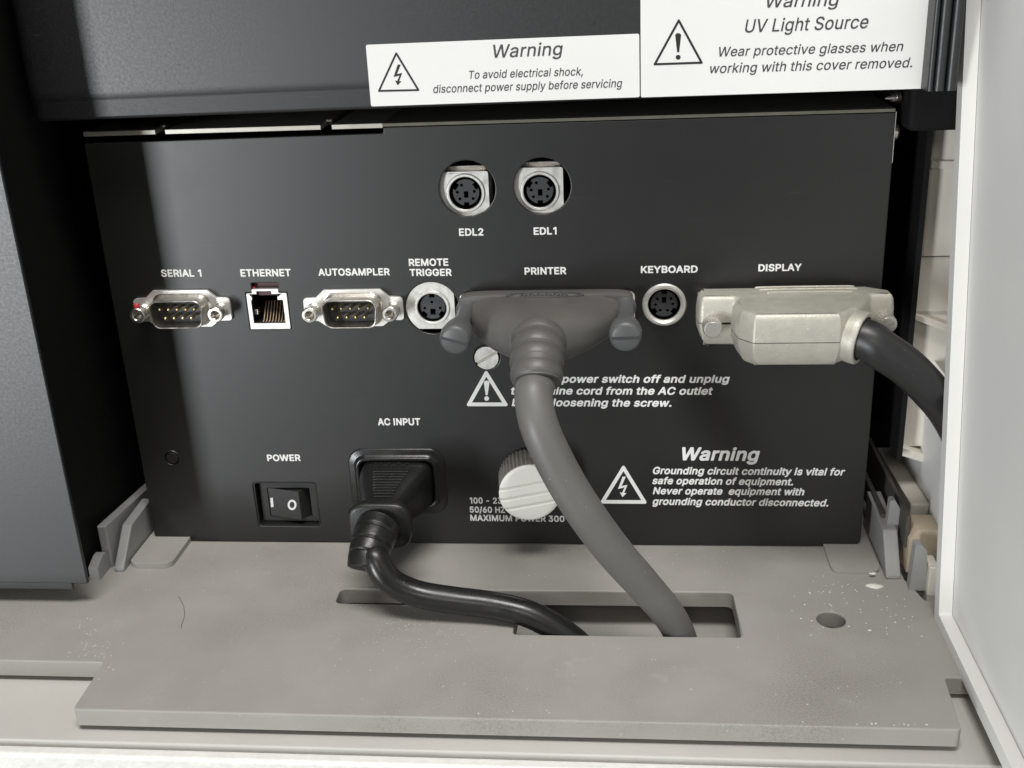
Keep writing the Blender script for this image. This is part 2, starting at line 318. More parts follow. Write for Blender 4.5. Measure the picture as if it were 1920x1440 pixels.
# ------------------------------------------------------------------ lettering
GL = {}
for _k, _s in (('b', "45:453:107,164,344,163,358,173,364,186,363,250,354,264,335,270,108,269,92,255,88,236,90,182;46:188:70,-29,112,-30,135,-22,153,-6,167,21,168,58,160,76,135,103,116,113,80,114,62,106,43,94,25,67,24,26,27,12,48,-15;47:249:8,-101,77,-101,90,-92,100,-78,260,518,257,545,240,559,172,559,158,549,149,531,-11,-64,-8,-87;48:453:186,-31,269,-31,315,-16,351,10,383,46,409,96,430,183,430,324,420,378,396,439,374,474,342,505,292,533,246,543,206,543,160,533,124,515,87,483,62,446,46,415,31,369,22,315,22,192,28,155,48,87,74,42,119,-4,155,-22/219,77,179,96,159,128,140,196,135,265,150,355,169,399,196,425,233,431,256,425,271,415,298,374,312,319,317,228,307,165,282,105,256,83;49:370:200,-26,292,-26,304,-14,304,503,299,519,283,534,262,537,186,537,80,460,62,438,60,364,65,350,78,338,102,335,120,342,178,384,188,378,188,-14;50:453:57,-24,385,-26,399,-22,411,-10,414,3,414,58,408,71,399,79,385,82,216,85,358,240,379,271,405,330,409,385,399,430,384,462,353,499,303,529,258,541,190,541,162,535,108,508,72,471,50,435,38,390,38,362,44,344,58,335,126,333,140,337,154,353,157,380,168,408,185,423,217,433,249,428,267,420,285,401,292,376,283,335,252,290,41,62,38,49,38,-1,44,-15;51:453:173,-31,261,-32,315,-16,351,5,384,37,411,83,421,128,421,160,411,205,395,237,374,265,347,287,284,315,397,450,398,510,392,524,379,533,74,535,56,528,47,515,45,451,51,437,61,430,74,426,225,424,211,401,135,315,131,301,133,242,138,233,151,223,211,221,261,209,288,187,299,160,298,124,284,101,261,86,220,76,188,81,161,93,147,107,129,146,115,156,42,157,24,146,18,133,18,105,30,69,47,42,83,5,101,-7,124,-18;53:453:175,-31,254,-33,299,-20,349,10,381,42,404,83,414,115,419,183,409,233,398,260,377,292,345,324,281,356,222,362,172,354,170,360,177,425,363,426,381,433,392,451,392,505,386,524,372,533,99,535,81,528,67,505,43,292,43,251,49,237,77,223,127,217,181,243,204,249,231,249,267,232,285,215,297,187,302,160,296,133,285,110,254,85,222,76,195,81,168,96,156,115,148,142,131,156,58,157,45,151,37,142,34,110,40,83,67,33,113,-7,145,-22;54:453:184,-31,262,-32,299,-22,330,-7,358,14,385,46,413,110,414,201,406,228,385,269,344,310,326,322,276,339,243,342,342,492,344,515,326,533,249,534,225,519,86,315,48,237,38,196,38,128,55,69,71,42,112,1,149,-20/217,77,187,87,168,105,156,133,151,160,161,196,176,219,203,234,230,238,258,231,284,210,295,187,301,151,289,115,271,92,239,77;65:480:10,-24,83,-26,101,-20,120,11,153,108,156,113,165,115,320,115,327,108,365,-2,379,-20,397,-26,460,-26,474,-22,486,-10,488,12,443,140,311,499,297,526,288,533,274,537,197,536,183,530,176,521,-8,17,-8,-7/201,229,198,230,199,240,238,352,281,230;66:456:53,-24,286,-26,318,-21,377,3,409,30,425,53,436,76,447,130,442,176,430,212,409,244,383,267,383,271,407,299,423,335,424,408,404,458,359,506,318,526,263,537,63,537,50,533,38,521,34,503,34,3,41,-15/154,84,154,204,236,206,272,200,300,188,322,162,328,140,324,117,300,95,250,83/154,316,154,423,254,424,281,416,300,401,306,385,306,358,298,340,284,326,254,315;67:510:220,-31,307,-32,362,-18,403,2,434,28,462,60,487,105,499,146,496,174,481,187,403,188,384,174,365,128,339,102,303,86,271,80,248,81,204,96,171,124,156,146,138,192,132,219,132,287,142,333,160,369,177,392,200,410,239,425,266,429,312,420,343,404,357,392,372,369,384,337,407,322,475,322,489,328,498,342,499,360,494,383,469,437,457,455,421,492,358,528,293,543,248,544,207,538,153,518,107,487,80,460,53,421,25,355,15,305,15,201,25,151,50,92,71,60,121,10,170,-17;68:502:53,-24,259,-26,300,-20,345,-4,395,26,431,62,453,94,477,153,487,208,488,299,483,330,473,371,453,417,423,458,377,497,309,526,250,537,63,537,50,533,38,521,34,503,34,3,41,-15/154,84,153,421,245,424,286,414,330,385,349,358,365,317,370,290,370,221,355,167,327,122,286,97,254,87,218,83;69:419:53,-24,372,-26,386,-22,398,-10,402,3,401,58,395,71,382,80,159,83,153,85,152,94,154,200,359,202,377,212,383,235,382,294,372,308,363,313,154,316,153,421,372,424,386,428,398,440,402,462,401,512,395,526,386,533,368,537,63,537,50,533,38,521,34,503,34,3,41,-15;71:520:220,-31,307,-33,334,-28,371,-16,416,10,462,55,474,74,489,105,504,160,503,265,489,281,466,285,284,285,262,274,255,255,255,201,266,178,284,172,381,169,377,146,360,119,348,107,321,90,284,80,230,86,185,110,167,128,149,160,132,219,132,287,137,310,142,333,163,374,180,395,207,414,225,421,266,429,316,418,334,409,357,387,384,337,403,323,475,322,489,328,496,337,500,360,494,387,478,424,457,455,421,492,389,513,321,539,275,544,212,539,174,528,130,505,75,455,59,433,34,383,19,333,14,301,15,201,29,137,54,83,89,37,121,10,170,-17;72:517:53,-24,127,-26,141,-20,148,-10,152,8,152,199,154,204,163,206,363,204,366,3,369,-10,381,-22,395,-26,459,-26,477,-15,483,8,483,503,481,518,472,530,454,537,395,537,381,533,369,521,366,508,366,321,363,316,354,314,154,316,152,508,148,521,136,533,122,537,59,536,41,526,34,503,34,3,41,-15;73:195:44,-26,140,-26,152,-14,152,525,140,537,44,537,32,525,32,-14;75:467:53,-24,127,-26,141,-20,148,-10,152,3,152,153,195,199,354,-20,372,-26,445,-26,468,-15,474,-1,471,17,281,285,318,330,468,490,474,512,463,530,436,537,363,537,345,530,154,325,152,508,148,521,136,533,122,537,59,536,41,526,34,503,34,3,41,-15;76:393:53,-24,359,-26,377,-20,387,-1,387,58,381,71,368,81,153,85,152,508,145,526,127,536,54,535,41,526,35,512,34,3,41,-15;77:628:53,-24,122,-26,136,-20,145,-6,150,260,259,-7,272,-22,295,-26,345,-26,359,-20,366,-10,477,260,481,-6,491,-20,509,-26,568,-26,586,-15,593,8,593,503,591,518,581,530,563,537,477,537,454,526,324,190,313,176,186,500,172,526,159,535,141,537,59,536,41,526,34,503,34,3,41,-15;78:523:53,-24,127,-26,141,-20,150,-6,154,310,368,-20,386,-26,463,-26,486,-15,493,8,493,503,491,518,481,530,463,537,395,536,381,530,372,517,368,200,154,530,136,537,63,537,41,526,34,503,34,3,41,-15;79:533:220,-31,303,-33,334,-27,393,-2,430,24,453,46,480,86,498,124,518,196,518,315,503,374,483,419,462,451,416,496,362,527,321,539,275,544,212,539,162,522,125,501,84,465,54,424,34,383,19,333,14,301,15,201,25,151,50,92,71,60,121,10,170,-17/248,81,216,90,189,107,157,144,142,178,132,219,132,287,147,342,177,392,212,416,266,429,316,418,348,400,365,383,384,351,395,319,405,255,395,187,366,129,339,102,316,90,280,80;80:445:53,-24,127,-26,141,-20,148,-10,152,3,154,159,277,160,309,166,359,190,386,212,407,240,427,280,433,303,433,394,421,430,400,467,368,499,350,511,313,526,254,537,63,537,50,533,38,521,34,503,34,3,41,-15/154,270,154,423,254,424,298,403,315,371,316,330,304,301,291,285,277,278,241,269;82:449:53,-24,127,-26,141,-20,148,-10,152,3,152,162,159,169,230,167,324,-6,341,-22,354,-26,427,-26,441,-20,448,-10,452,3,448,21,356,194,407,244,432,299,438,344,433,399,421,435,400,471,359,506,300,531,259,537,63,537,50,533,38,521,34,503,34,3,41,-15/154,284,154,423,254,424,286,414,308,394,316,371,316,335,308,312,291,295,250,283;83:447:172,-33,269,-34,314,-24,355,-4,373,8,405,40,422,67,434,103,434,172,424,203,410,226,373,262,323,290,191,329,160,345,145,362,145,385,160,411,196,427,223,432,269,423,294,408,305,392,314,367,332,353,405,352,423,363,430,381,424,417,396,472,351,511,310,531,269,541,187,541,146,531,110,515,91,503,51,462,32,427,26,403,27,335,43,299,73,263,96,246,146,221,281,181,301,170,315,153,315,126,301,103,269,84,237,78,201,78,155,95,140,112,128,149,110,163,37,164,19,153,12,131,18,90,34,53,51,31,91,-4,123,-20;84:449:184,-24,258,-26,276,-15,282,-1,284,421,417,424,435,430,445,449,446,508,442,521,430,533,412,537,35,537,21,533,9,521,6,508,6,449,12,435,21,428,35,424,163,421,165,3,171,-15;85:517:208,-32,304,-34,372,-13,418,18,436,36,471,95,483,140,483,504,480,522,468,534,454,538,391,537,377,531,369,522,366,504,366,168,358,140,336,105,309,89,268,79,245,79,197,95,178,109,157,145,152,172,152,504,148,522,136,534,113,538,59,537,45,531,38,522,34,504,34,145,40,113,56,72,100,18,145,-13;87:686:146,-24,233,-26,247,-20,254,-10,342,301,424,8,433,-15,447,-24,465,-26,533,-26,551,-15,561,3,693,485,694,512,683,530,665,537,606,537,592,533,580,521,492,197,411,503,397,530,379,537,306,536,292,530,280,517,212,258,192,200,109,517,97,530,79,537,15,536,-3,526,-10,503,-4,471,119,21,130,-10;88:474:11,-24,89,-26,108,-20,126,-1,235,156,244,151,362,-20,380,-26,453,-26,476,-15,482,-1,479,17,312,262,470,494,473,512,462,530,435,537,376,537,358,530,344,517,239,366,235,366,121,530,103,537,30,537,8,526,2,512,5,494,164,262,-4,17,-6,-6;89:472:196,-24,270,-26,283,-20,291,-10,294,3,296,199,477,490,479,517,465,533,451,537,383,537,365,530,344,503,238,330,225,344,120,517,106,530,88,537,20,537,6,533,-6,521,-9,503,3,476,175,199,177,3,183,-15;90:438:33,-24,398,-26,421,-15,427,3,427,58,421,71,408,80,174,85,419,444,423,508,412,530,389,537,48,537,33,535,21,526,14,508,15,449,21,435,33,426,263,421,18,62,14,49,15,-1,21,-15;97:389:119,-33,197,-34,252,-12,274,-25,338,-25,352,-19,361,-5,363,281,357,313,338,349,306,381,256,404,229,410,161,410,114,399,61,368,38,345,15,304,15,286,29,267,88,248,111,251,147,289,179,301,211,301,229,296,244,276,246,263,243,257,134,242,93,231,70,220,33,195,11,159,4,136,4,81,17,40,56,-5,78,-19/152,75,134,82,122,95,120,108,129,125,143,132,188,142,247,148,249,140,242,113,220,87,188,74;98:424:191,-32,260,-34,288,-28,333,-5,374,36,402,86,416,145,417,227,406,277,374,340,333,381,292,403,260,411,197,411,142,390,139,509,136,522,128,531,115,537,47,536,33,527,27,509,28,-5,38,-19,51,-25,115,-25,138,-9,169,-26/206,76,178,87,154,118,140,172,140,209,150,250,170,281,183,292,206,301,233,302,269,285,287,259,299,218,299,163,287,122,265,91,233,76;99:396:164,-32,246,-34,306,-13,351,22,377,59,389,90,387,110,374,127,324,142,292,139,255,90,219,74,196,74,169,84,151,100,139,118,126,159,126,218,139,259,166,290,196,302,219,302,237,296,265,276,287,240,301,234,369,249,383,259,388,268,386,295,368,331,347,359,306,389,246,410,169,410,128,398,92,377,43,327,19,277,9,231,9,145,19,100,43,50,69,18,92,0,128,-22;100:424:154,-32,228,-34,252,-28,287,-9,310,-25,374,-25,387,-19,397,-5,398,509,392,527,378,536,310,537,296,531,289,522,285,509,283,390,233,410,165,411,137,404,87,377,46,336,23,290,9,236,8,150,24,85,51,36,92,-5,133,-26/192,76,160,90,136,122,126,159,126,222,138,259,156,285,187,301,215,302,246,289,265,270,281,227,285,177,270,118,256,95,242,84,219,76;101:404:168,-32,251,-34,306,-17,333,0,369,36,381,54,393,86,390,104,378,116,315,133,301,133,287,127,264,90,228,74,196,74,174,82,151,95,136,118,130,136,131,140,137,143,369,143,387,150,397,163,398,231,388,281,372,318,351,350,315,381,278,400,242,410,174,411,146,404,101,384,78,368,43,327,23,286,9,231,9,140,19,100,34,63,60,27,92,0,123,-19/137,248,134,250,138,263,156,286,174,296,196,302,219,302,242,294,263,272,273,250;102:254:72,-24,146,-26,160,-20,169,-6,171,294,178,301,241,305,254,317,257,335,257,380,251,394,232,405,173,407,171,430,175,440,187,445,232,443,251,453,271,517,267,535,251,549,223,555,160,555,132,549,110,538,73,503,61,480,54,453,52,408,1,404,-9,399,-18,385,-20,330,-13,312,1,303,46,301,53,294,53,3,60,-15;103:425:159,-175,246,-177,296,-164,342,-139,374,-106,392,-70,398,-38,398,375,392,394,378,403,310,404,287,389,233,409,156,409,124,398,96,384,56,348,34,316,19,280,8,234,9,144,21,98,55,39,78,16,110,-5,165,-22,228,-22,284,-2,279,-29,270,-47,251,-60,228,-68,183,-68,165,-62,142,-47,119,-20,106,-14,92,-15,60,-31,33,-52,26,-70,30,-88,37,-102,74,-139,109,-161/192,88,160,99,136,130,126,162,126,221,143,266,160,288,187,300,224,300,256,283,270,262,285,212,285,175,275,134,256,104,219,88;104:410:46,-24,115,-26,128,-20,136,-10,140,8,140,230,150,267,159,280,178,295,201,301,219,301,242,293,259,276,267,253,267,8,271,-10,279,-20,292,-26,356,-26,374,-20,385,-1,385,262,379,299,368,330,351,358,328,380,288,404,260,410,197,410,142,392,139,512,128,530,115,536,47,535,33,526,27,512,27,3,33,-15;105:167:44,-24,117,-26,135,-15,141,-1,142,376,135,394,117,405,44,404,31,394,25,380,24,3,31,-15/66,417,94,414,108,418,126,430,149,458,151,499,144,518,131,535,104,549,72,551,58,547,40,535,17,508,16,467,23,449,45,426;108:167:36,-26,127,-26,139,-14,139,525,127,537,36,537,24,525,24,-14;109:610:46,-24,115,-26,128,-20,136,-10,140,8,140,240,149,271,157,285,174,297,192,301,224,297,234,290,244,271,249,244,249,3,260,-20,278,-26,333,-26,347,-22,359,-10,362,8,363,253,378,288,401,300,419,301,438,300,451,293,463,280,467,267,467,8,471,-10,483,-22,497,-26,556,-26,574,-20,585,3,585,276,574,321,556,358,510,397,483,408,451,414,419,414,388,408,360,397,324,368,278,402,238,414,201,414,138,391,124,402,110,405,56,405,38,399,27,376,27,3,33,-15;110:410:46,-24,115,-26,128,-20,136,-10,140,8,140,230,150,267,159,280,178,295,206,301,224,300,247,290,260,274,267,253,267,8,271,-10,283,-22,297,-26,360,-26,378,-15,385,3,385,267,368,330,351,358,328,380,292,402,260,410,192,409,138,389,124,402,110,405,51,405,33,394,26,371,27,3,33,-15;111:415:164,-32,246,-34,287,-22,324,0,372,50,392,90,407,145,407,231,392,286,372,327,328,373,310,386,283,400,246,410,169,410,128,398,92,377,43,327,19,277,9,231,9,145,19,100,43,50,69,18,92,0,128,-22/192,76,165,87,139,118,126,159,126,218,139,259,160,286,192,301,219,302,255,286,268,272,282,245,290,218,290,159,276,118,255,90,224,76;112:424:46,-167,115,-168,128,-162,136,-153,139,-140,142,-13,183,-31,219,-37,247,-36,292,-26,342,1,365,24,400,83,411,115,417,151,417,229,406,279,391,315,369,347,342,374,310,395,251,412,215,412,178,406,142,389,124,404,110,408,51,407,38,401,30,392,26,374,27,-140,33,-158/201,77,174,92,152,124,140,174,140,206,154,260,166,279,188,295,219,303,256,294,278,272,299,220,299,160,289,124,269,92,238,76;113:424:305,-167,378,-167,392,-158,398,-144,397,388,387,401,369,408,310,407,283,389,246,406,219,412,178,412,146,406,115,395,83,374,51,342,24,293,8,229,8,147,19,97,34,60,60,24,83,1,132,-26,178,-36,206,-37,242,-31,283,-13,286,-144,292,-158/183,77,156,92,136,124,126,160,126,220,136,256,151,279,174,296,206,304,249,288,268,265,281,229,285,174,273,124,263,106,246,88,219,76;114:259:46,-24,115,-26,128,-20,136,-10,140,8,140,230,145,258,156,276,174,291,192,296,247,297,265,308,271,326,271,380,268,394,256,406,242,410,178,409,138,392,115,405,56,405,42,402,30,390,26,371,27,3,33,-15;115:365:138,-32,221,-34,261,-24,293,-8,330,22,351,59,358,86,359,122,352,150,339,177,311,204,257,232,157,257,138,272,138,281,148,294,184,306,223,295,248,263,266,253,289,253,330,263,346,277,348,309,320,359,284,389,225,410,148,410,89,389,43,350,30,328,19,290,19,259,27,227,39,204,71,172,134,145,221,123,234,115,240,104,237,95,221,80,202,74,171,74,137,86,116,122,98,133,80,133,34,123,16,109,10,95,10,77,22,45,34,27,80,-13,102,-24;116:227:127,-28,205,-30,228,-19,237,-5,238,17,223,67,205,78,160,80,153,99,154,299,205,302,223,313,230,331,229,381,223,395,210,404,154,408,152,472,141,490,123,496,64,496,51,490,41,476,38,408,1,404,-16,390,-20,376,-19,326,-13,313,-4,305,32,301,39,295,40,63,46,39,55,22,87,-10;117:410:141,-29,215,-31,269,-10,297,-26,356,-27,369,-23,381,-11,385,7,385,375,381,389,369,401,356,405,292,404,279,398,271,389,267,371,267,134,260,112,246,94,228,83,201,77,174,83,158,94,144,121,140,148,140,371,136,389,124,401,101,405,51,404,38,398,30,389,26,371,26,107,33,75,53,30,78,2,104,-16;118:389:152,-24,230,-26,243,-20,251,-10,394,358,394,385,380,402,366,405,302,405,280,390,204,180,193,163,107,394,89,405,21,405,7,402,-5,390,-7,362,134,-7;119:567:129,-24,203,-26,221,-15,270,149,285,183,344,-10,358,-22,371,-26,430,-26,448,-20,458,-6,567,353,568,380,562,394,548,404,530,405,476,405,458,394,398,196,388,221,344,385,330,402,317,405,253,405,230,394,216,358,171,199,166,203,122,362,108,394,85,405,26,405,8,399,-3,376,7,330,107,3,117,-15;121:389:51,-169,116,-171,143,-165,171,-151,210,-110,248,-24,394,358,394,385,380,402,366,405,307,405,284,394,270,367,204,181,193,164,107,394,89,405,21,405,7,402,-5,390,-7,363,132,-1,121,-36,107,-56,93,-62,52,-60,36,-74,19,-142,30,-160;32:188:"), ('r', "44:188:38,-125,82,-126,95,-116,145,67,145,75,141,79,73,80,59,75,31,-103,32,-119;46:188:77,-10,112,-11,125,-6,139,8,148,26,149,53,144,66,125,86,112,94,80,94,57,81,44,61,44,21,61,-1;76:393:60,-6,354,-7,363,-5,369,3,369,53,359,63,145,63,134,67,133,503,131,512,122,518,63,518,53,508,53,8,55,-1;83:447:179,-15,264,-16,310,-5,345,12,364,26,391,53,405,76,415,108,415,167,405,198,392,217,364,245,319,271,178,314,146,331,132,345,125,358,125,390,130,403,146,426,178,442,223,452,273,442,305,424,321,403,328,381,337,372,401,371,409,376,406,408,400,426,378,463,341,494,305,512,264,523,191,523,164,517,119,498,101,486,65,449,51,422,45,399,46,341,60,308,82,280,105,263,151,240,241,215,291,197,314,185,328,171,335,158,335,122,330,108,316,90,273,65,251,59,191,60,146,78,125,99,116,117,114,135,105,144,41,145,33,140,31,117,42,81,68,40,101,13,119,4,156,-10;84:449:191,-6,253,-7,263,3,264,440,271,443,421,445,426,450,427,462,427,508,421,516,39,518,26,512,25,453,30,445,176,443,183,440,184,8,185,-1;85:517:214,-14,300,-15,363,5,386,18,418,45,436,68,454,104,464,145,464,504,459,517,395,519,385,509,385,168,379,140,366,113,349,90,313,70,272,60,236,61,204,70,186,79,164,95,143,127,133,163,132,509,122,519,63,519,55,513,53,145,59,119,73,81,109,35,154,5;86:480:203,-6,279,-7,287,-1,465,486,470,503,465,516,397,518,388,511,297,257,242,92,236,103,187,249,92,511,88,516,79,518,20,518,11,512,10,503,20,471,179,40,193,3;87:686:153,-6,229,-7,237,-1,242,8,342,382,447,-1,453,-6,465,-7,529,-7,537,-1,670,476,675,503,670,516,606,518,597,512,593,503,492,111,393,494,383,516,310,518,297,508,204,149,192,115,92,508,79,518,20,518,11,512,10,499,14,480,137,30,147,-1;97:389:126,-14,193,-15,234,0,265,24,270,1,276,-5,334,-6,343,1,344,286,338,308,320,340,293,367,251,386,229,391,165,391,120,381,74,354,52,331,34,299,34,290,43,282,97,266,107,272,134,303,156,315,174,321,215,321,247,308,263,281,269,258,261,243,220,232,197,232,138,223,97,212,52,186,29,154,24,136,23,86,34,49,47,31,70,9,84,0/143,58,115,72,104,86,99,99,104,122,115,140,138,152,156,156,234,166,261,174,268,172,269,136,263,113,252,91,234,72,211,60,193,55,152,55;98:424:198,-14,260,-15,283,-9,319,9,360,50,383,90,398,150,398,227,389,268,374,304,356,331,319,367,282,386,260,391,197,391,160,376,142,364,124,344,121,363,119,513,110,519,56,519,47,513,46,504,46,4,56,-6,113,-5,120,4,124,33,138,17,160,0/197,58,166,72,139,104,126,140,121,168,121,213,126,240,135,263,147,285,165,304,201,320,238,321,260,313,282,300,304,268,318,222,318,159,308,122,295,95,274,73,238,56,206,55;99:396:170,-14,242,-15,278,-5,296,5,333,31,360,68,370,95,369,104,360,113,319,123,306,123,297,118,282,90,260,70,228,56,192,55,152,72,133,90,121,109,107,154,104,186,107,222,121,268,133,286,156,307,192,321,224,321,242,316,265,304,283,285,297,259,306,253,363,268,369,272,369,286,351,322,333,345,287,376,242,391,174,391,137,381,106,363,60,318,38,272,27,227,27,150,38,104,60,59,83,31,119,5,137,-5;100:424:161,-14,224,-15,246,-9,283,14,301,33,305,4,310,-4,369,-6,378,0,379,504,374,517,315,519,306,513,304,363,301,344,278,367,246,385,228,391,165,391,142,385,101,364,60,322,42,286,32,254,27,222,27,145,42,90,65,50,101,13,142,-9/183,58,151,73,128,96,117,118,107,154,104,190,107,227,121,268,142,299,160,311,183,320,219,321,256,307,281,281,294,254,299,236,304,209,304,172,299,140,290,113,274,87,260,73,224,56,192,55;101:404:175,-14,246,-15,296,0,324,17,351,45,364,63,374,90,368,100,306,114,297,109,283,82,269,70,237,56,192,55,174,61,143,77,133,87,117,113,107,145,110,161,365,162,378,168,379,227,369,276,355,309,333,340,301,367,274,381,237,391,174,391,156,387,111,368,92,354,60,317,42,281,27,227,27,145,38,104,51,72,78,36,106,14,151,-9/110,229,108,240,129,286,151,307,187,321,228,320,255,309,271,295,281,281,294,254,299,236,296,229,287,228;102:254:79,-6,141,-7,151,0,153,317,160,320,228,320,236,326,238,335,238,376,232,384,160,386,153,390,153,440,164,457,182,465,232,463,237,468,251,517,250,526,245,530,223,536,160,536,137,530,119,521,91,494,78,471,72,449,71,390,64,386,10,386,1,379,0,330,5,322,64,320,71,317,72,8,74,-1;103:425:166,-156,246,-157,287,-147,328,-125,360,-93,373,-66,379,-34,379,371,374,384,310,384,305,375,301,346,269,375,236,389,157,389,111,371,87,353,70,334,51,307,38,275,27,234,27,148,38,107,56,72,69,53,87,34,119,12,148,3,169,-3,219,-3,256,8,278,21,301,41,303,39,304,-11,294,-47,283,-63,251,-82,233,-87,174,-86,151,-77,133,-66,110,-38,101,-33,69,-48,47,-66,46,-75,51,-88,92,-129,115,-142/183,70,169,73,146,85,133,99,117,125,107,157,104,194,108,230,112,248,130,284,147,303,178,319,233,319,269,298,290,266,304,216,304,171,299,144,285,112,274,94,251,77,219,68;104:410:53,-6,110,-7,119,-1,121,240,131,271,144,294,165,310,197,320,228,319,251,310,267,299,277,285,285,262,288,-1,297,-7,356,-7,366,3,366,258,361,290,351,321,337,344,315,366,283,385,260,390,197,390,175,385,156,375,124,351,121,367,120,508,110,518,56,518,46,508,46,8,47,-1;105:167:50,-6,113,-7,123,3,123,371,121,380,113,386,54,386,44,376,43,8,45,-1/73,435,94,434,108,440,127,458,132,467,132,499,126,512,117,521,94,531,72,531,58,525,39,508,34,499,34,471,40,458,58,440;107:381:53,-6,110,-7,119,-1,122,135,138,153,151,161,160,157,288,-5,369,-7,378,-1,379,3,213,217,361,367,365,373,364,380,351,386,278,384,124,229,121,244,121,503,119,512,110,518,56,518,46,508,46,8,47,-1;108:167:54,-8,113,-8,120,-1,120,509,113,516,54,516,47,509,47,-1;109:610:53,-6,110,-7,119,-1,121,249,131,280,143,299,165,315,188,320,215,320,233,315,249,303,263,280,268,253,270,-1,278,-7,338,-5,343,8,344,262,358,294,366,303,397,319,419,321,442,319,460,310,478,293,485,276,488,-1,497,-7,560,-5,566,8,566,276,555,317,542,344,519,367,501,380,477,390,451,395,419,395,393,390,369,380,351,367,319,337,283,375,269,384,233,395,206,395,169,385,151,375,124,351,120,376,115,384,51,384,46,371,46,8,47,-1;110:410:53,-6,110,-7,119,-1,121,235,126,258,135,280,147,296,174,315,201,320,228,319,251,310,267,299,277,285,285,262,288,-1,294,-6,306,-7,356,-7,364,-1,366,262,361,290,351,321,337,344,315,366,283,385,260,390,197,390,174,385,156,375,124,351,120,376,115,384,56,386,47,380,46,8,47,-1;111:415:170,-14,242,-15,278,-5,310,14,355,59,373,95,388,150,388,227,373,281,355,318,315,359,296,372,278,381,242,391,174,391,137,381,106,363,60,318,38,272,27,227,27,150,38,104,60,59,83,31,119,5,137,-5/183,58,152,72,133,90,121,109,107,154,104,186,107,222,121,268,133,286,151,304,187,320,224,321,260,307,285,281,303,245,308,227,309,154,294,109,282,90,264,72,224,55,192,55;112:424:53,-149,110,-150,119,-144,121,15,124,31,165,-3,189,-12,224,-18,269,-13,306,2,333,19,355,42,383,92,393,124,398,156,398,229,388,273,374,306,352,338,328,360,301,378,247,393,210,393,183,387,156,374,124,345,120,379,115,387,56,389,47,383,46,-135,47,-144/192,60,174,67,160,79,144,97,135,115,126,138,121,170,121,210,135,265,152,292,178,313,224,323,251,317,269,309,295,283,317,229,318,156,304,110,288,84,278,74,242,57,201,57;114:259:53,-6,110,-7,119,-1,121,240,126,262,142,290,169,310,188,316,242,316,251,321,252,380,247,389,183,390,156,380,124,356,119,379,113,385,56,386,47,380,46,8,47,-1;115:365:144,-14,216,-15,257,-5,284,9,316,36,334,68,340,90,340,122,334,145,325,163,298,190,251,213,152,238,130,250,118,268,118,286,134,308,157,320,180,326,216,320,234,311,243,303,261,277,271,271,284,271,324,281,329,286,329,304,316,331,294,359,257,381,221,391,152,391,116,381,98,372,80,359,57,336,48,322,38,286,38,263,44,236,56,213,84,186,140,163,225,143,247,131,259,109,259,95,248,77,234,65,207,55,161,55,125,70,109,90,102,109,93,114,61,110,34,100,29,90,30,78,39,54,52,35,89,5,108,-5;116:227:134,-10,201,-11,214,-5,220,4,209,54,201,59,160,59,151,62,139,72,134,90,135,317,141,321,205,322,211,331,211,376,201,386,137,388,134,395,132,472,123,477,69,477,59,467,58,390,51,387,10,386,1,381,0,331,10,321,51,321,58,317,59,63,69,35,96,8;117:410:148,-11,210,-12,232,-6,260,8,288,32,291,3,297,-6,356,-7,364,-2,366,371,360,384,297,385,288,380,285,125,272,94,256,76,233,64,206,58,183,59,147,77,139,84,126,112,121,139,119,380,113,384,101,386,56,385,47,380,46,107,50,84,70,39,92,16,119,-2;118:389:158,-6,225,-7,234,-1,375,362,376,376,371,384,307,386,294,376,216,162,200,108,193,101,93,380,87,385,75,386,21,386,12,380,12,367,152,0;119:567:136,-6,198,-7,207,-1,262,186,278,253,285,260,358,3,371,-7,435,-5,439,0,548,359,548,380,542,385,530,386,480,386,472,380,398,120,392,130,325,380,312,386,248,384,235,352,171,120,165,130,155,162,121,293,93,380,85,386,21,384,16,371,26,336,117,36,126,8;121:389:58,-151,116,-152,139,-146,162,-133,193,-101,229,-19,370,349,376,372,371,385,307,386,298,381,216,163,200,108,193,101,93,381,87,385,75,387,21,386,12,381,12,367,152,-1,141,-37,121,-72,98,-82,66,-77,53,-83,38,-137,43,-146;32:188:")):
    g = {}
    for item in _s.split(';'):
        c, a, ls = item.split(':')
        loops = []
        for l in (ls.split('/') if ls else []):
            n = [int(x)/1000 for x in l.split(',')]
            loops.append([(n[i], n[i+1]) for i in range(0, len(n), 2)])
        g[chr(int(c))] = (int(a)/1000, loops)
    GL[_k] = g
def _area(l): return sum(l[i][0]*l[(i+1)%len(l)][1] - l[(i+1)%len(l)][0]*l[i][1] for i in range(len(l)))/2
def _inside(p, l):
    r = False
    for i in range(len(l)):
        (x0,y0),(x1,y1) = l[i], l[i-1]
        if (y0 > p[1]) != (y1 > p[1]) and p[0] < (x1-x0)*(p[1]-y0)/(y1-y0)+x0: r = not r
    return r
def glyph_parts(loops):
    """outers with their holes, by nesting"""
    outs = [l for l in loops if sum(_inside(l[0], k) for k in loops if k is not l) % 2 == 0]
    return [(o, [h for h in loops if h is not o and sum(_inside(h[0], k) for k in loops if k is not h) % 2 == 1 and _inside(h[0], o)]) for o in outs]
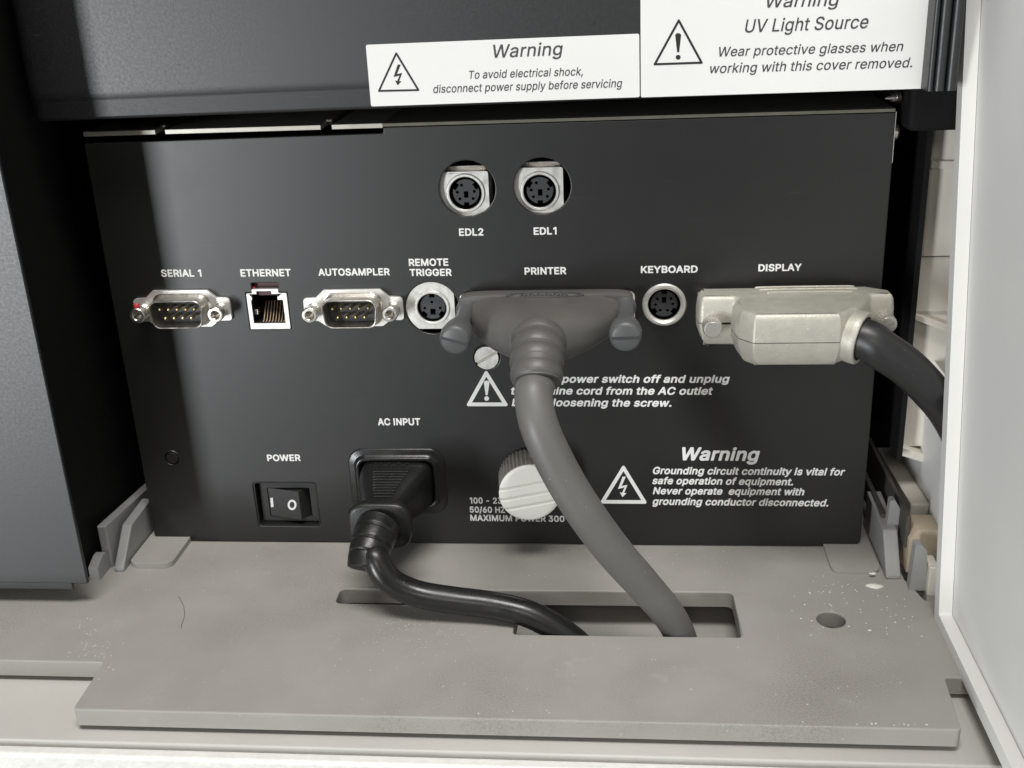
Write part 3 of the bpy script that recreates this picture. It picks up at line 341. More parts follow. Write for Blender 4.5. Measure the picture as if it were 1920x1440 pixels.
def text_mb(mb, s, L, R, cap, style='b', shear=0.0, normal=Vector((0,-1,0)), lift=0.06):
    """one line of lettering whose ink runs from L to R (baseline ends, mm), capitals cap mm high"""
    g = GL[style]; x = 0.0; items = []
    for ch in s:
        a, loops = g[ch]; items.append((x, loops)); x += a + (0.018 if style == 'b' else 0.008)
    xs = [px + x0 + py*shear for x0, loops in items for l in loops for px, py in l]
    lo, hi = min(xs), max(xs)
    u = (R - L); sx = u.length/(hi - lo); u.normalize(); v = normal.cross(u).normalized()
    if v.z < 0: v = -v
    sy = cap/(0.563 if style == 'b' else 0.53)
    for x0, loops in items:
        for o, hs in glyph_parts(loops):
            allp = [o] + hs
            tri = tessellate_polygon([[Vector((p[0], p[1], 0)) for p in l] for l in allp])
            flat = [p for l in allp for p in l]
            mb.add([L + u*((x0 + p[0] + p[1]*shear - lo)*sx) + v*(p[1]*sy) + normal*lift for p in flat], [tuple(t) for t in tri])
def line(mb, s, xl, yl, xr, yr, h, y=0.0, **k):
    L = W(xl, yl, y); R = W(xr, yr, y); cap = (W(xl, yl-h, y) - L).length
    text_mb(mb, s, L, R, cap, **k)
def flat_poly(mb, pts_px, y, holes_px=(), lift=0.06):
    f = lambda l: [(W(a, b, y).x, W(a, b, y).z) for a, b in l]
    mb.sheet(f(pts_px), [f(h) for h in holes_px], y - lift)
def tri_ring(mb, apex, bl, br, wpx, y, rad=4):
    P = [Vector(apex), Vector(br), Vector(bl)]
    c = sum(P, Vector((0,0)))/3
    # inner triangle: shift sides inward by wpx
    def inset(P, d):
        out = []
        for i in range(3):
            p = P[i]; a = (P[i-1]-p).normalized(); b = (P[(i+1)%3]-p).normalized()
            ang = math.acos(a.dot(b)); out.append(p + (a+b).normalized()*d/math.sin(ang/2))
        return out
    outer = rounded([tuple(p) for p in P], rad); inner = [tuple(p) for p in inset(P, wpx)]
    flat_poly(mb, outer, y, [inner])
    return P
def bolt(mb, cx, top, bot, y, k=1.0):
    h = bot - top
    q = [(0.18,0),(-0.02,0.46),(0.26,0.40),(0.10,0.80),(0.22,0.80),(0.02,1.0),(-0.12,0.76),(-0.01,0.79),(0.12,0.53),(-0.20,0.60),(0.02,0.0)]
    flat_poly(mb, [(cx + a*h*k, top + b*h) for a, b in q], y)
def bang(mb, cx, top, bot, y, w):
    h = bot - top
    n = 10
    pts = [(cx - w*0.5, top + w*0.4)] + [(cx - w*0.5*math.cos(math.pi*i/n), top + w*0.4 - w*0.4*math.sin(math.pi*i/n)) for i in range(1, n)] + [(cx + w*0.5, top + w*0.4), (cx + w*0.17, top + h*0.72), (cx - w*0.17, top + h*0.72)]
    flat_poly(mb, pts, y)
    flat_poly(mb, [(cx + w*0.42*math.cos(2*math.pi*i/16), bot - w*0.42 + w*0.42*math.sin(2*math.pi*i/16)) for i in range(16)], y)

# ================================================================== the setting
bench = MB(); bench.box((-700, -190, -90), (900, 500, -70))
tag(obj('bench_top', bench, FRONTW), kind='structure')

# ================================================================== base housing
base = thing('base_housing', 'pale grey plastic base housing with white textured front under the grey tray', 'housing', (120, -90, -60))
mb = MB()
mb.prism(rounded([(-160,-94.3),(420,-94.3),(420,120),(-160,120)], 0), [rect(20,-66,236,-16)], -12, -7, 'XY')
obj('top_ledge', mb, BASE, base, bevel=0.6)
mb = MB(); mb.box((-158, -94, -66), (418, -92, -12.2)); mb.box((-158, 118, -66), (418, 120, -12.2)); mb.box((16, -70, -15.5), (240, -10, -13.5))
mb.box((16,-70,-13.4),(19.5,-10,-12.2)); mb.box((236.5,-70,-13.4),(240,-10,-12.2)); mb.box((20,-14,-13.4),(236,-10,-12.2)); mb.box((20,-70,-13.4),(236,-66.5,-12.2))
obj('inner_well', mb, TRAY, base)
mb = MB(); mb.box((-160, -98.5, -69), (420, -94.6, -8.2))
obj('front_panel', mb, FRONTW, base, bevel=1.2, seg=3)

# ================================================================== grey tray
tray = thing('base_tray', 'dusty grey plastic tray with cable slots below the black panel', 'tray', (120, -60, 0))
out = [(-70,40),(-70,-69),(12.2,-69),(13,-90),(243.6,-89.6),(245,-68.3),(300,-68.3),(300,-31),(249.3,-31),(246,-19),(246,40)]
out = rounded(out, [0,0.8,1.2,1.5,1.5,1.2,0.8,0,1,1,0])
slot = rounded([(71.9,-28.5),(193.2,-27.8),(193.9,-51.4),(128.2,-51.8),(128.6,-37.2),(71.9,-36.7)], [2,2,1.5,1.5,1.0,2])
mb = MB(); mb.plate(out, [slot, circle(220.1,-41.7,4.1,40)], 0, -5.2, 'XY', 0.45)
obj('tray_plate', mb, TRAY, tray, smooth=8)
# curved wall under the slot's right end and the strip behind it
mb = MB(); mb.loft([[Vector((193.6 + 0.7*k*k*0.35, y, -0.6 - 2.2*k)) for y in (-28.4,-51.0)] + [Vector((195 + 0.7*k*k*0.35, y, -0.6 - 2.2*k)) for y in (-51.0,-28.4)] for k in range(5)])
obj('slot_wall', mb, TRAY, tray)
# raised pads and upright fins at both corners of the panel
def pad(pts, h, m=TRAY):
    m_ = MB(); m_.prism(rounded(pts, [0,3,3,0][:len(pts)], 6), [], 0.003, h, 'XY')
    return obj('raised_pad', m_, TRAY, tray, bevel=min(1.2, h*0.7), seg=4)
pad([(-2,6),(-2,-17.8),(12.6,-17.8),(12.6,6)], 1.9)
pad([(239.5,6),(239.5,-16.6),(224.8,-16.6),(224.8,6)], 1.2)
def fin(x0, x1, yf, ys, zs, yb):
    m_ = MB(); m_.prism(rounded([(yf, 0.002), (yf+0.2, 1.2), (ys, zs), (yb, zs+1.0), (yb, 0.002)], [0,0.5,1.2,0,0], 4), [], x0, x1, 'YZ')
    return obj('guide_fin', m_, FINM, tray, bevel=0.5, seg=2)
fin(-6.0, -2.6, -20.2, -9.5, 11.6, 8)
fin(240.4, 244.9, -19.4, -10.6, 12.4, 14)
def tab(x0, x1, y0, y1, h, tilt=0.0):
    m_ = MB(); m_.prism(rounded([(x0, 0.002),(x1, 0.002),(x1 + tilt, h*0.86),(x0 + (x1-x0)*0.62 + tilt, h),(x0 + (x1-x0)*0.3 + tilt, h)], [0,0,1,1,1.5]), [], y0, y1, 'XZ')
    return obj('upright_tab', m_, FINM, tray, bevel=0.5)
tab(241.8, 246.4, -7.5, -4.5, 21.0, -0.5)
tab(245.9, 250.9, -25.5, -22.0, 15.6, -0.9)
mb = MB(); mb.prism([(-17.5,-5),(-17.5,15.4),(30,11),(30,-5)], [], -10.6, -7.4, 'YZ')
obj('side_rail', mb, FINM, tray, bevel=0.6)
mb = MB(); mb.prism(rounded([(-25.5,0.002),(-25.5,4.6),(-21,6.6),(-18,6.6),(-18,0.002)],[0,1,1.5,1,0]), [], -11.6, -8.4, 'YZ')
obj('upright_tab', mb, FINM, tray, bevel=0.5)

# ================================================================== dark inner housing behind
inner = thing('inner_housing', 'matt black inner housing seen in the gaps beside the connector panel', 'housing', (120, 60, 0))
mb = MB(); mb.box((-120, 62, -4), (330, 64, 260)); mb.box((-12, 3.0, 152), (240, 62, 158)); mb.box((236, 20, -4.6), (330, 62, -1))
mb.box((-15.4, -24, -2), (-13.2, 62, 300)); mb.box((-60, 2, -4.5), (-1, 62, -1))
obj('housing_wall', mb, BLACK, inner)
mb = MB(); mb.prism(rounded([(3,30),(3,250),(62,250),(62,30)], 0), [], 246.2, 247.8, 'YZ')
obj('side_wall', mb, BLACK, inner)
mb = MB()
for a, b in ((1749, 1760), (1762, 1783), (1785, 1806)):
    x0, x1 = W(a, 60, -20).x, W(b, 60, -20).x
    mb.prism(rounded(rect(x0, -20, x1, -10), 1.2, 5), [], W(1760, 171, -20).z, 260, 'XY')
obj('corner_post', mb, COVER, inner)
mb = MB(); mb.box((238.5, -6, 133.5), (262, 40, 147.0))  # black box added where the overhang's shadow darkens the moulding top
obj('shade_block', mb, BLACK, inner, bevel=1.5)
mb = MB(); mb.box((241.5, -3.5, 6), (243.2, 44, 14)); mb.box((245.8, -16, 9), (247.2, 44, 20))
obj('floor_rail', mb, RAILM, inner, bevel=0.4)

# ================================================================== left black side plate
FY = -40.0
pe = W(165, 1095, FY); pf = W(135, 1096, FY); pg = W(100, 1106, FY)
plate = thing('side_plate', 'scuffed black metal side plate standing left of the connector panel', 'plate', (-20, FY, pe.z))
mb = MB(); mb.box((-90, FY, pe.z), (pe.x, FY+1.3, 300))
obj('front_flange', mb, COVER, plate, bevel=0.4)
mb = MB(); mb.box((-60, FY+0.1, pg.z), (pf.x, FY+1.2, pe.z+0.5))
obj('foot_edge', mb, COVER, plate, bevel=0.3)
mb = MB(); mb.box((-90, FY+1.35, pe.z+1), (-88.6, 60, 300))
obj('side_return', mb, BLACK, plate)

# ================================================================== white right side cover
side = thing('side_cover', 'white plastic side cover with a raised rim right of the panel', 'cover', (252, -60, 0))
YB0, ZB0 = -40.4, -0.6
def yz_at(z): return YB0 + (z - ZB0) * (35.3/168.3)
mb = MB()
mb.prism([(-300, 0.2), (YB0+0.05, 0.2), (yz_at(300), 300), (-300, 300)], [], 253.2, 255.0, 'YZ')
obj('cover_wall', mb, WHITE, side)
mb = MB()
mb.prism(rounded([(YB0, ZB0), (yz_at(300), 300), (yz_at(300)-5.2, 300), (YB0-3.6, 3.6), (-300, 3.6), (-300, ZB0)], [1.5,0,0,0.8,0,0]), [], 249.4, 253.1, 'YZ')
obj('cover_rim', mb, WHITE, side, bevel=0.5, seg=3)

# ================================================================== beige side moulding
mould = thing('side_moulding', 'beige plastic upright moulding between the black housing and the white cover', 'moulding', (256, 10, 0))
mb = MB()
mb.prism(rounded([(248.6,40),(248.6,11.5),(250.2,10),(275,10),(275,40)], [0,1,1,0,0]), [], 94, 138, 'XY')
obj('column', mb, BEIGE, mould, bevel=0.5)
mb = MB(); mb.prism(rounded([(248.2,40),(248.2,12.0),(249.8,10.4),(275,10.4),(275,40)], [0,1,1,0,0]), [], 76.5, 93.6, 'XY')
mb.prism(rounded([(248.0,40),(248.0,12.4),(249.6,11.0),(275,11.0),(275,40)], [0,1,1,0,0]), [], 31, 76.3, 'XY')
obj('column', mb, BEIGE, mould, bevel=0.5)
mb = MB(); mb.prism([(248.0,32.2),(262,27.5),(262,24.6),(248.0,29.4)], [], 7.6, 40, 'XZ')
mb.prism([(249.6,122.8),(275,121.8),(275,119.2),(249.6,120.4)], [], 9.0, 40, 'XZ')
mb.prism([(248.6,76.4),(262,71.0),(262,69.2),(248.6,74.6)], [], 8.6, 40, 'XZ')
obj('ledge', mb, BEIGE, mould, bevel=0.5)
mb = MB(); mb.box((255.5, -30, 4), (257, 40, 60))
obj('side_web', mb, WHITE, mould)
mb = MB(); mb.prism([(44,8),(44,15.5),(-5,18.5),(-5,11)], [], 249.6, 255.4, 'YZ')
obj('lower_rail', mb, BEIGE, mould, bevel=0.8)
mb = MB(); mb.prism(rounded([(246.6,1.8),(246.6,13.0),(248.6,16.4),(262,16.4),(262,1.8)], [0,0.8,0.8,0,0]), [], -18, -8, 'XZ')
obj('stop_block', mb, CREAM, mould, bevel=0.8)
mb = MB(); mb.box((250.6, -27.5, -4.5), (253.5, -20, 9.2))
obj('post', mb, BEIGE, mould, bevel=0.5)

# ================================================================== upper cover with its stickers
CY = -13.0
cover = thing('upper_cover', 'dark grey textured metal cover carrying two white warning stickers', 'cover', (120, CY, 143))
_p, _q = W(110, 228, CY), W(1745, 165.5, CY)
def cz(x): return _p.z + (x - _p.x)*(_q.z - _p.z)/(_q.x - _p.x)
_r, _s = W(110, 182, CY), W(690, 157, CY)
def bz(x): return _r.z + (x - _r.x)*(_s.z - _r.z)/(_s.x - _r.x)
mb = MB()
x0, x1 = -8.6, W(1745, 60, CY).x
prof = []
cols = [(x0 + 4.5 - 4.5*math.sin(math.pi/2*(1-k/6)), 4.5*(1 - math.cos(math.pi/2*(1-k/6)))) for k in range(7)] + [(x0 + 12, 0), (x1 - 8, 0), (x1 - 1.2, 0), (x1 - 0.3, 0.35), (x1, 1.2)]
cols = [(x0, 60)] + cols + [(x1, 40)]
for x, dy in cols:
    pr = [(max(40, CY+dy), cz(x)+0.2), (CY+1.4+dy, cz(x)+0.0), (CY+0.75+dy, cz(x)+0.35), (CY+0.55+dy, cz(x)+1.0)]
    n = 6
    pr += [(CY + dy + 0.55*(1 - k/n)**2, bz(x) - 1.6 + 3.2*k/n) for k in range(n+1)]
    pr += [(CY + dy, 300), (max(40, CY+dy), 300)]
    prof.append([Vector((x, a, b)) for a, b in pr])
mb.loft(prof)
obj('cover_sheet', mb, COVER, cover, smooth=50)
def sticker(c, x_):
    y = CY - 0.05
    m_ = MB(); pts = [(W(a, b, y).x, W(a, b, y).z) for a, b in c]
    m_.prism(rounded(pts, x_), [], y - 0.18, y, 'XZ')
    o = obj('warning_sticker', m_, STICKER, cover)
    return o, y - 0.18
st, sy_ = sticker([(686,84),(1198.5,63),(1199.5,182),(696,199.5)], 0.5)
st['label'] = 'lower white sticker about electrical shock'
mb = MB(); tri_ring(mb, (742.7,96), (707.7,172.3), (787.7,170.5), 3.6, sy_, 2); bolt(mb, 745, 121, 160, sy_, 0.9)
obj('warning_triangle', mb, BLACKINK, st)
mb = MB()
line(mb, 'Warning', 925.7, 108.3, 1055.7, 103, 25, sy_, style='r', shear=0.18)
line(mb, 'To avoid electrical shock,', 880, 147.7, 1093, 141.0, 15.5, sy_, style='r', shear=0.18)
line(mb, 'disconnect power supply before servicing', 812.7, 174.3, 1166.7, 163.3, 15.5, sy_, style='r', shear=0.18)
obj('lettering', mb, GREYINK, st)
st, sy_ = sticker([(1200.5,-120),(1753,-140),(1747,0),(1730,166),(1201.5,183)][:1] + [(1773,-140),(1730,166),(1201.5,182.5)], 0.5)
st['label'] = 'larger white sticker about the UV light source'
mb = MB(); tri_ring(mb, (1272.7,34), (1224,122.7), (1319,119.5), 4.2, sy_, 2); bang(mb, 1271.5, 62, 112, sy_, 11)
obj('warning_triangle', mb, BLACKINK, st)
mb = MB()
line(mb, 'Warning', 1436.7, 14.3, 1573, 10.5, 24, sy_, style='r', shear=0.18)
line(mb, 'UV Light Source', 1396.7, 61, 1627.7, 52.5, 25, sy_, style='r', shear=0.18)
line(mb, 'Wear protective glasses when', 1347.7, 106, 1693, 95.5, 18.5, sy_, style='r', shear=0.18)
line(mb, 'working with this cover removed.', 1331, 137.5, 1710, 126.0, 18.5, sy_, style='r', shear=0.18)
obj('lettering', mb, GREYINK, st)

# ================================================================== the connector panel
panel = thing('connector_panel', 'black metal connector panel with white port names and sockets', 'control panel', (118, 0, 0.6))
H = 138.0; WD = 236.5
# centres of what sits in the sheet
c_edl2 = W(875.8, 354); c_edl1 = W(1016.5, 349.5); c_rem = W(810, 578); c_key = W(1248, 571)
HR = 8.35
sw = [W(472,905), W(598,905), W(603,988), W(481,989)]
swx0, swx1, swz0, swz1 = 37.3, 58.9, 6.3, 22.8
ix0, ix1, iz0, iz1 = 70.6, 102.7, 11.6, 35.3
e0 = W(460.5, 549); e1 = W(547, 617); et = W(471, 531); et1 = W(523, 543)
scr = W(912.5, 670)
outer = [(2.5,0.4),(WD-2.5,0.4),(WD,0.4),(WD,H),(92.0,H),(91.2,136.9),(89.6,136.2),(0.3,135.7),(0.0,0.4)]
outer = rounded([(0,0.4),(WD,0.4),(WD,H),(91.4,H),(91.4,136.3),(0,135.8)], [2.4,3.0,0.6,0.2,0.6,0.8])
holes = [circle(c_edl2.x, c_edl2.z, HR), circle(c_edl1.x, c_edl1.z, HR), circle(c_rem.x, c_rem.z, HR), circle(c_key.x, c_key.z, 6.3),
         rrect(swx0, swz0, swx1, swz1, 1.2), rrect(ix0+0.4, iz0+0.4, ix1-0.4, iz1-0.4, 5.0),
         rounded([(e0.x, e1.z),(e1.x, e1.z),(e1.x, e0.z),(et1.x, e0.z),(et1.x, et.z),(et.x, et.z),(et.x, e0.z),(e0.x, e0.z)], 0.15, 2),
         circle(scr.x, scr.z, 4.1, 36)]
mb = MB(); mb.plate(outer, holes, 0, 1.4, 'XZ', 0.28)
obj('panel_sheet', mb, PANEL, panel, smooth=8)
mb = MB()
mb.box((0.3, 1.6, 0.8), (1.3, 46, 135.2)); mb.box((WD-1.3, 1.6, 0.8), (WD-0.3, 46, 137.6))
mb.box((1.5, 45, 0.8), (WD-1.5, 46, 137)); mb.box((1.5, 1.6, 0.8), (WD-1.5, 45, 1.6))
obj('box_shell', mb, BLACK, panel)
# cut steel edge of the top sheet with two notches
def zt(x): return 139.15 + 0.0004*x
xa0, xa1 = W(289,240).x, W(307,240).x; xb0, xb1 = W(601,240).x, W(621,237).x
mb = MB()
for a, b in ((0.2, xa0), (xa1, xb0), (xb1, 91.3)): mb.box((a, 0.35, 137.75), (b, 45, 139.15))
obj('top_sheet', mb, BARE, panel, bevel=0.15)
mb = MB(); mb.box((91.3, 0.1, 138.15), (WD-0.2, 45, 139.1)); obj('top_sheet', mb, DIMEDGE, panel, bevel=0.15)
# right return of the fold with its screw
for q, yy in ((W(305,233,8), 8), (W(617,222.5,8), 8)):
    mb = MB(); mb.lathe((q.x, yy, q.z-0.4), (0,-0.25,1), [(-1.2,0.9),(0,0.9),(0.02,1.35),(0.5,1.3),(0.8,0.8)], 24)
    obj('screw', mb, NICKEL, panel)
mb = MB(); q = W(1686, 246, 4); mb.lathe((WD-0.3, 4, q.z), (1,0,0), [(0,1.6),(0.4,1.6),(0.42,2.5),(1.6,2.4),(2.3,1.6),(2.4,0.6)], 30)
obj('screw', mb, NICKEL, panel)
mb = MB(); q = W(1675, 182, 2); mb.lathe((q.x-2.2, 2, q.z-0.3), (1,0.15,0.05), [(0,0.25),(1.6,0.7),(1.7,1.15),(2.9,1.2),(2.95,1.4),(4.2,1.4)], 24)
obj('screw', mb, NICKEL, panel, label='bright spacer screw at the top right corner')
mb = MB(); mb.box((WD-0.1, 0.05, 124), (WD+0.12, 1.2, 138.2)); obj('fold_edge', mb, BARE, panel, bevel=0.1)

# lettering on the sheet
LT = [('EDL2',861,441.7,906.7,441,14),('EDL1',1000.8,439.7,1043.8,438.8,14),('SERIAL 1',303,518.3,378.4,518,13.5),
 ('ETHERNET',451.7,518,546,517.3,13.8),('AUTOSAMPLER',597.5,516.5,731,515.5,13.5),('REMOTE',767,498.3,841,497.6,13.8),
 ('TRIGGER',768.5,517,847,516.5,13.5),('PRINTER',983.8,514.5,1061.6,513.5,13.7),('KEYBOARD',1201.5,511.5,1308,510.5,13.5),
 ('DISPLAY',1421.7,508.3,1502.5,507,13.5),('AC INPUT',709,796.8,788.5,796.6,13.3),('POWER',501.7,864,564,863.6,12.2)]
for s, xl, yl, xr, yr, h in LT:
    mb = MB(); line(mb, s, xl, yl, xr, yr, h)
    obj('lettering', mb, INK, panel)
IT = 0.2
mb = MB()
line(mb, 'Turn the power switch off and unplug', 958, 717, 1368, 717, 14.5, shear=IT)
line(mb, 'the AC line cord from the AC outlet', 958.5, 739, 1336.5, 739.5, 14.5, shear=IT)
line(mb, 'before loosening the screw.', 959.5, 760.8, 1259, 762, 14.5, shear=IT)
obj('lettering', mb, INK, panel)
mb = MB()
line(mb, '100 - 230', 881, 943.5, 951, 944, 11.6)
line(mb, '50/60 HZ', 881, 960.5, 947.5, 961.2, 11.6)
line(mb, 'MAXIMUM POWER 300', 882, 976, 1058.5, 978, 11.6)
obj('lettering', mb, INK, panel)
mb = MB()
line(mb, 'Warning', 1278.5, 862, 1424, 863.3, 25, shear=IT)
line(mb, 'Grounding circuit continuity is vital for', 1224, 888.3, 1584, 891, 13.8, shear=IT)
line(mb, 'safe operation of equipment.', 1223, 907, 1487, 909.5, 13.6, shear=IT)
line(mb, 'Never operate  equipment with', 1224, 926, 1508, 928.2, 13.6, shear=IT)
line(mb, 'grounding conductor disconnected.', 1223, 945.8, 1553, 949, 13.6, shear=IT)
obj('lettering', mb, INK, panel)
mb = MB(); tri_ring(mb, (911.5,692.5), (873.3,761.5), (954.2,761.5), 7.0, 0, 3); bang(mb, 912.5, 713.5, 751.5, 0, 10.5)
obj('warning_triangle', mb, INK, panel)
mb = MB(); tri_ring(mb, (1169,870.3), (1123.7,944), (1214.5,944.5), 6.8, 0, 3); bolt(mb, 1166.5, 893.5, 932, 0, 1.0)
obj('warning_triangle', mb, INK, panel)
# knockout disc
q = W(322.5, 859)
mb = MB(); mb.lathe((q.x, 0, q.z), (0,-1,0), [(0,2.85),(0.22,2.7),(0.22,2.45),(-0.05,2.3),(-0.05,2.1),(0.1,1.9),(0.1,0.01)], 48)
obj('knockout_plug', mb, PANEL, panel)

# ---- nine-pin serial ports
def dshape(cx, cz_, wt, wb, h, r):
    return rounded([(cx-wb/2, cz_-h/2),(cx+wb/2, cz_-h/2),(cx+wt/2, cz_+h/2),(cx-wt/2, cz_+h/2)], r, 6)
def ring3(p2, y): return [Vector((a, y, b)) for a, b in p2]
def serial_port(cx, cz_, label, red=False):
    m_ = MB()
    o_ = [(-15.6,-3.7),(-11.4,-3.7),(-8.8,-5.6),(8.8,-5.6),(11.4,-3.7),(15.6,-3.7),(15.6,3.7),(11.5,3.9),(8.8,6.3),(-8.8,6.3),(-11.5,3.9),(-15.6,3.7)]
    o_ = rounded([(cx+a, cz_+b) for a, b in o_], [1,.8,1,1,.8,1,1.2,.8,.8,.8,.8,1.2], 4)
    m_.prism(o_, [dshape(cx, cz_, 17.4, 15.6, 8.9, 2.4)], -1.0, -0.01, 'XZ')
    f = obj('serial_port', m_, TIN, panel, bevel=0.22); f['label'] = label
    m_ = MB()
    P = [dshape(cx, cz_, 19.2, 17.4, 10.6, 3.2), dshape(cx, cz_, 18.2, 16.4, 9.7, 2.9), dshape(cx, cz_, 17.7, 15.9, 9.2, 2.7), dshape(cx, cz_, 17.5, 15.7, 9.0, 2.6)]
    Q = dshape(cx, cz_, 16.7, 14.9, 8.2, 2.3)
    m_.loft([ring3(P[0], -1.02), ring3(P[1], -1.2), ring3(P[2], -1.7), ring3(P[3], -2.4), ring3(P[3], -6.3), ring3(dshape(cx, cz_, 17.2, 15.4, 8.7, 2.5), -6.5), ring3(Q, -6.4), ring3(Q, -0.2)], False, False)
    obj('shell', m_, NICKEL, f)
    m_ = MB(); m_.prism(dshape(cx, cz_, 16.6, 14.8, 8.1, 2.3), [], -0.9, -0.15, 'XZ')
    obj('insulator', m_, INSUL, f)
    for row, n in ((1.42, 5), (-1.42, 4)):
        for i in range(n):
            x = cx + (i - (n-1)/2)*2.77
            m_ = MB(); m_.lathe((x, -0.85, cz_+row), (0,-1,0), [(0,0.52),(4.0,0.52),(4.4,0.4),(4.6,0.15)], 14)
            obj('pin', m_, GOLD, f)
    for s in (-1, 1):
        m_ = MB(); m_.lathe((cx + s*12.5, -1.0, cz_-0.1), (0,-1,0), [(0,2.0),(0.5,2.3),(0.9,1.95),(1.4,2.3),(1.8,1.95),(2.3,2.35),(2.6,2.45),(5.4,2.45),(5.7,2.2),(5.72,1.5),(5.4,1.25),(2.5,1.25)], 32)
        obj('standoff', m_, NICKEL, f)
    if red:
        a = W(258, 576, -5.5); m_ = MB(); m_.tube([(a.x-0.4, -5.3, a.z-0.9), (a.x-0.3, -5.4, a.z+0.2), (a.x-0.2, -5.0, a.z+1.0)], [0.8,0.95,0.7], 12, 4)
        obj('red_mark', m_, RED, f)
serial_port(22.9, 83.6, 'serial port with a red dab on its left standoff', True)
serial_port(77.6, 83.1, 'serial port under the word AUTOSAMPLER')

# ---- ethernet port
m_ = MB()
x0, x1, z0, z1 = e0.x+0.25, e1.x-0.25, e1.z+0.2, e0.z-0.2
n0, n1 = W(477.5,560).x, W(514,560).x          # key notch
tx0, tx1 = W(471,543).x+0.2, W(523,543).x-0.2
inx0, inx1, inz0 = x0+1.25, x1-1.35, z0+1.9
zk = W(500,562).z                               # shoulder of the opening
fr = [(x0,z0),(x1,z0),(x1,z1),(tx1,z1),(tx1,z1+1.35),(tx0,z1+1.35),(tx0,z1),(x0,z1)]
op = [(inx0,inz0),(inx1,inz0),(inx1,zk),(n1+1.2,zk),(n1+1.2,z1-0.2),(n1-0.6,z1-0.2),(n1-0.6,z1+0.75),(n0+0.9,z1+0.75),(n0+0.9,z1-0.2),(n0-0.8,z1-0.2),(n0-0.8,zk),(inx0,zk)]
m_.prism(rounded(fr, 0.3, 3), [op], -0.35, 12, 'XZ')
eth = obj('network_port', m_, TIN, panel, bevel=0.15)
m_ = MB(); m_.prism([(a, b) for a, b in op], [], 11, 11.8, 'XZ')
g = 0.06
m_.prism(op, [[(inx0+g,inz0+g),(inx1-g,inz0+g),(inx1-g,zk-g),(n1+1.2-g,zk-g),(n1+1.2-g,z1-0.2-g),(n1-0.6-g,z1-0.2-g),(n1-0.6-g,z1+0.75-g),(n0+0.9+g,z1+0.75-g),(n0+0.9+g,z1-0.2-g),(n0-0.8+g,z1-0.2-g),(n0-0.8+g,zk-g),(inx0+g,zk-g)]], 0.15, 11, 'XZ')
obj('cavity', m_, DARK, eth)
for i in range(8):
    x = W(493.5 + i*5.6, 601, 0.4).x
    m_ = MB(); m_.tube([(x, 0.5, inz0+0.45), (x+0.02, 1.2, inz0+0.7), (x+0.05, 4.5, inz0+4.4), (x+0.05, 5.6, inz0+5.6)], 0.22, 8, 3)
    obj('contact', m_, COPPER, eth)
m_ = MB(); m_.box((inx0+0.1, 1.2, z0+4.2), (inx0+1.3, 5, z0+6.0)); obj('shield_spring', m_, NICKEL, eth, bevel=0.2)
m_ = MB(); m_.box((et.x+0.1, 2.2, e0.z-1.5), (et1.x-0.1, 2.4, et.z+1.5)); obj('backing_film', m_, MAROON, eth)
a = W(475.5, 540, 0.9); m_ = MB(); m_.box((a.x-0.45, 0.8, a.z-1.6), (a.x+0.45, 2.0, a.z+0.5)); obj('red_tag', m_, RED, eth, bevel=0.3)

# ---- round mini sockets
def insul_poly(c, r, notches):
    """disc with rectangular notches at given angles (deg), each (angle, half width mm, depth mm)"""
    pts = []
    cuts = sorted(((math.radians(a) % (2*math.pi), math.asin(hw/r), hw, dp) for a, hw, dp in notches), key=lambda t: t[0])
    n = 72; i = 0
    ang = [2*math.pi*k/n for k in range(n)]
    def incut(t):
        for a, da, hw, dp in cuts:
            if abs((t - a + math.pi) % (2*math.pi) - math.pi) < da + 0.02: return True
        return False
    ev = [(t, 'p', None) for t in ang if not incut(t)] + [(a, 'c', (a, da, hw, dp)) for a, da, hw, dp in cuts]
    for t, k, d in sorted(ev, key=lambda e: e[0]):
        if k == 'p': pts.append((c[0] + r*math.cos(t), c[1] + r*math.sin(t)))
        else:
            a, da, hw, dp = d; ca, sa = math.cos(a), math.sin(a)
            for u, s in ((math.sqrt(r*r-hw*hw), -1), (r-dp, -1), (r-dp, 1), (math.sqrt(r*r-hw*hw), 1)):
                pts.append((c[0] + u*ca - s*hw*sa, c[1] + u*sa + s*hw*ca))
    return pts
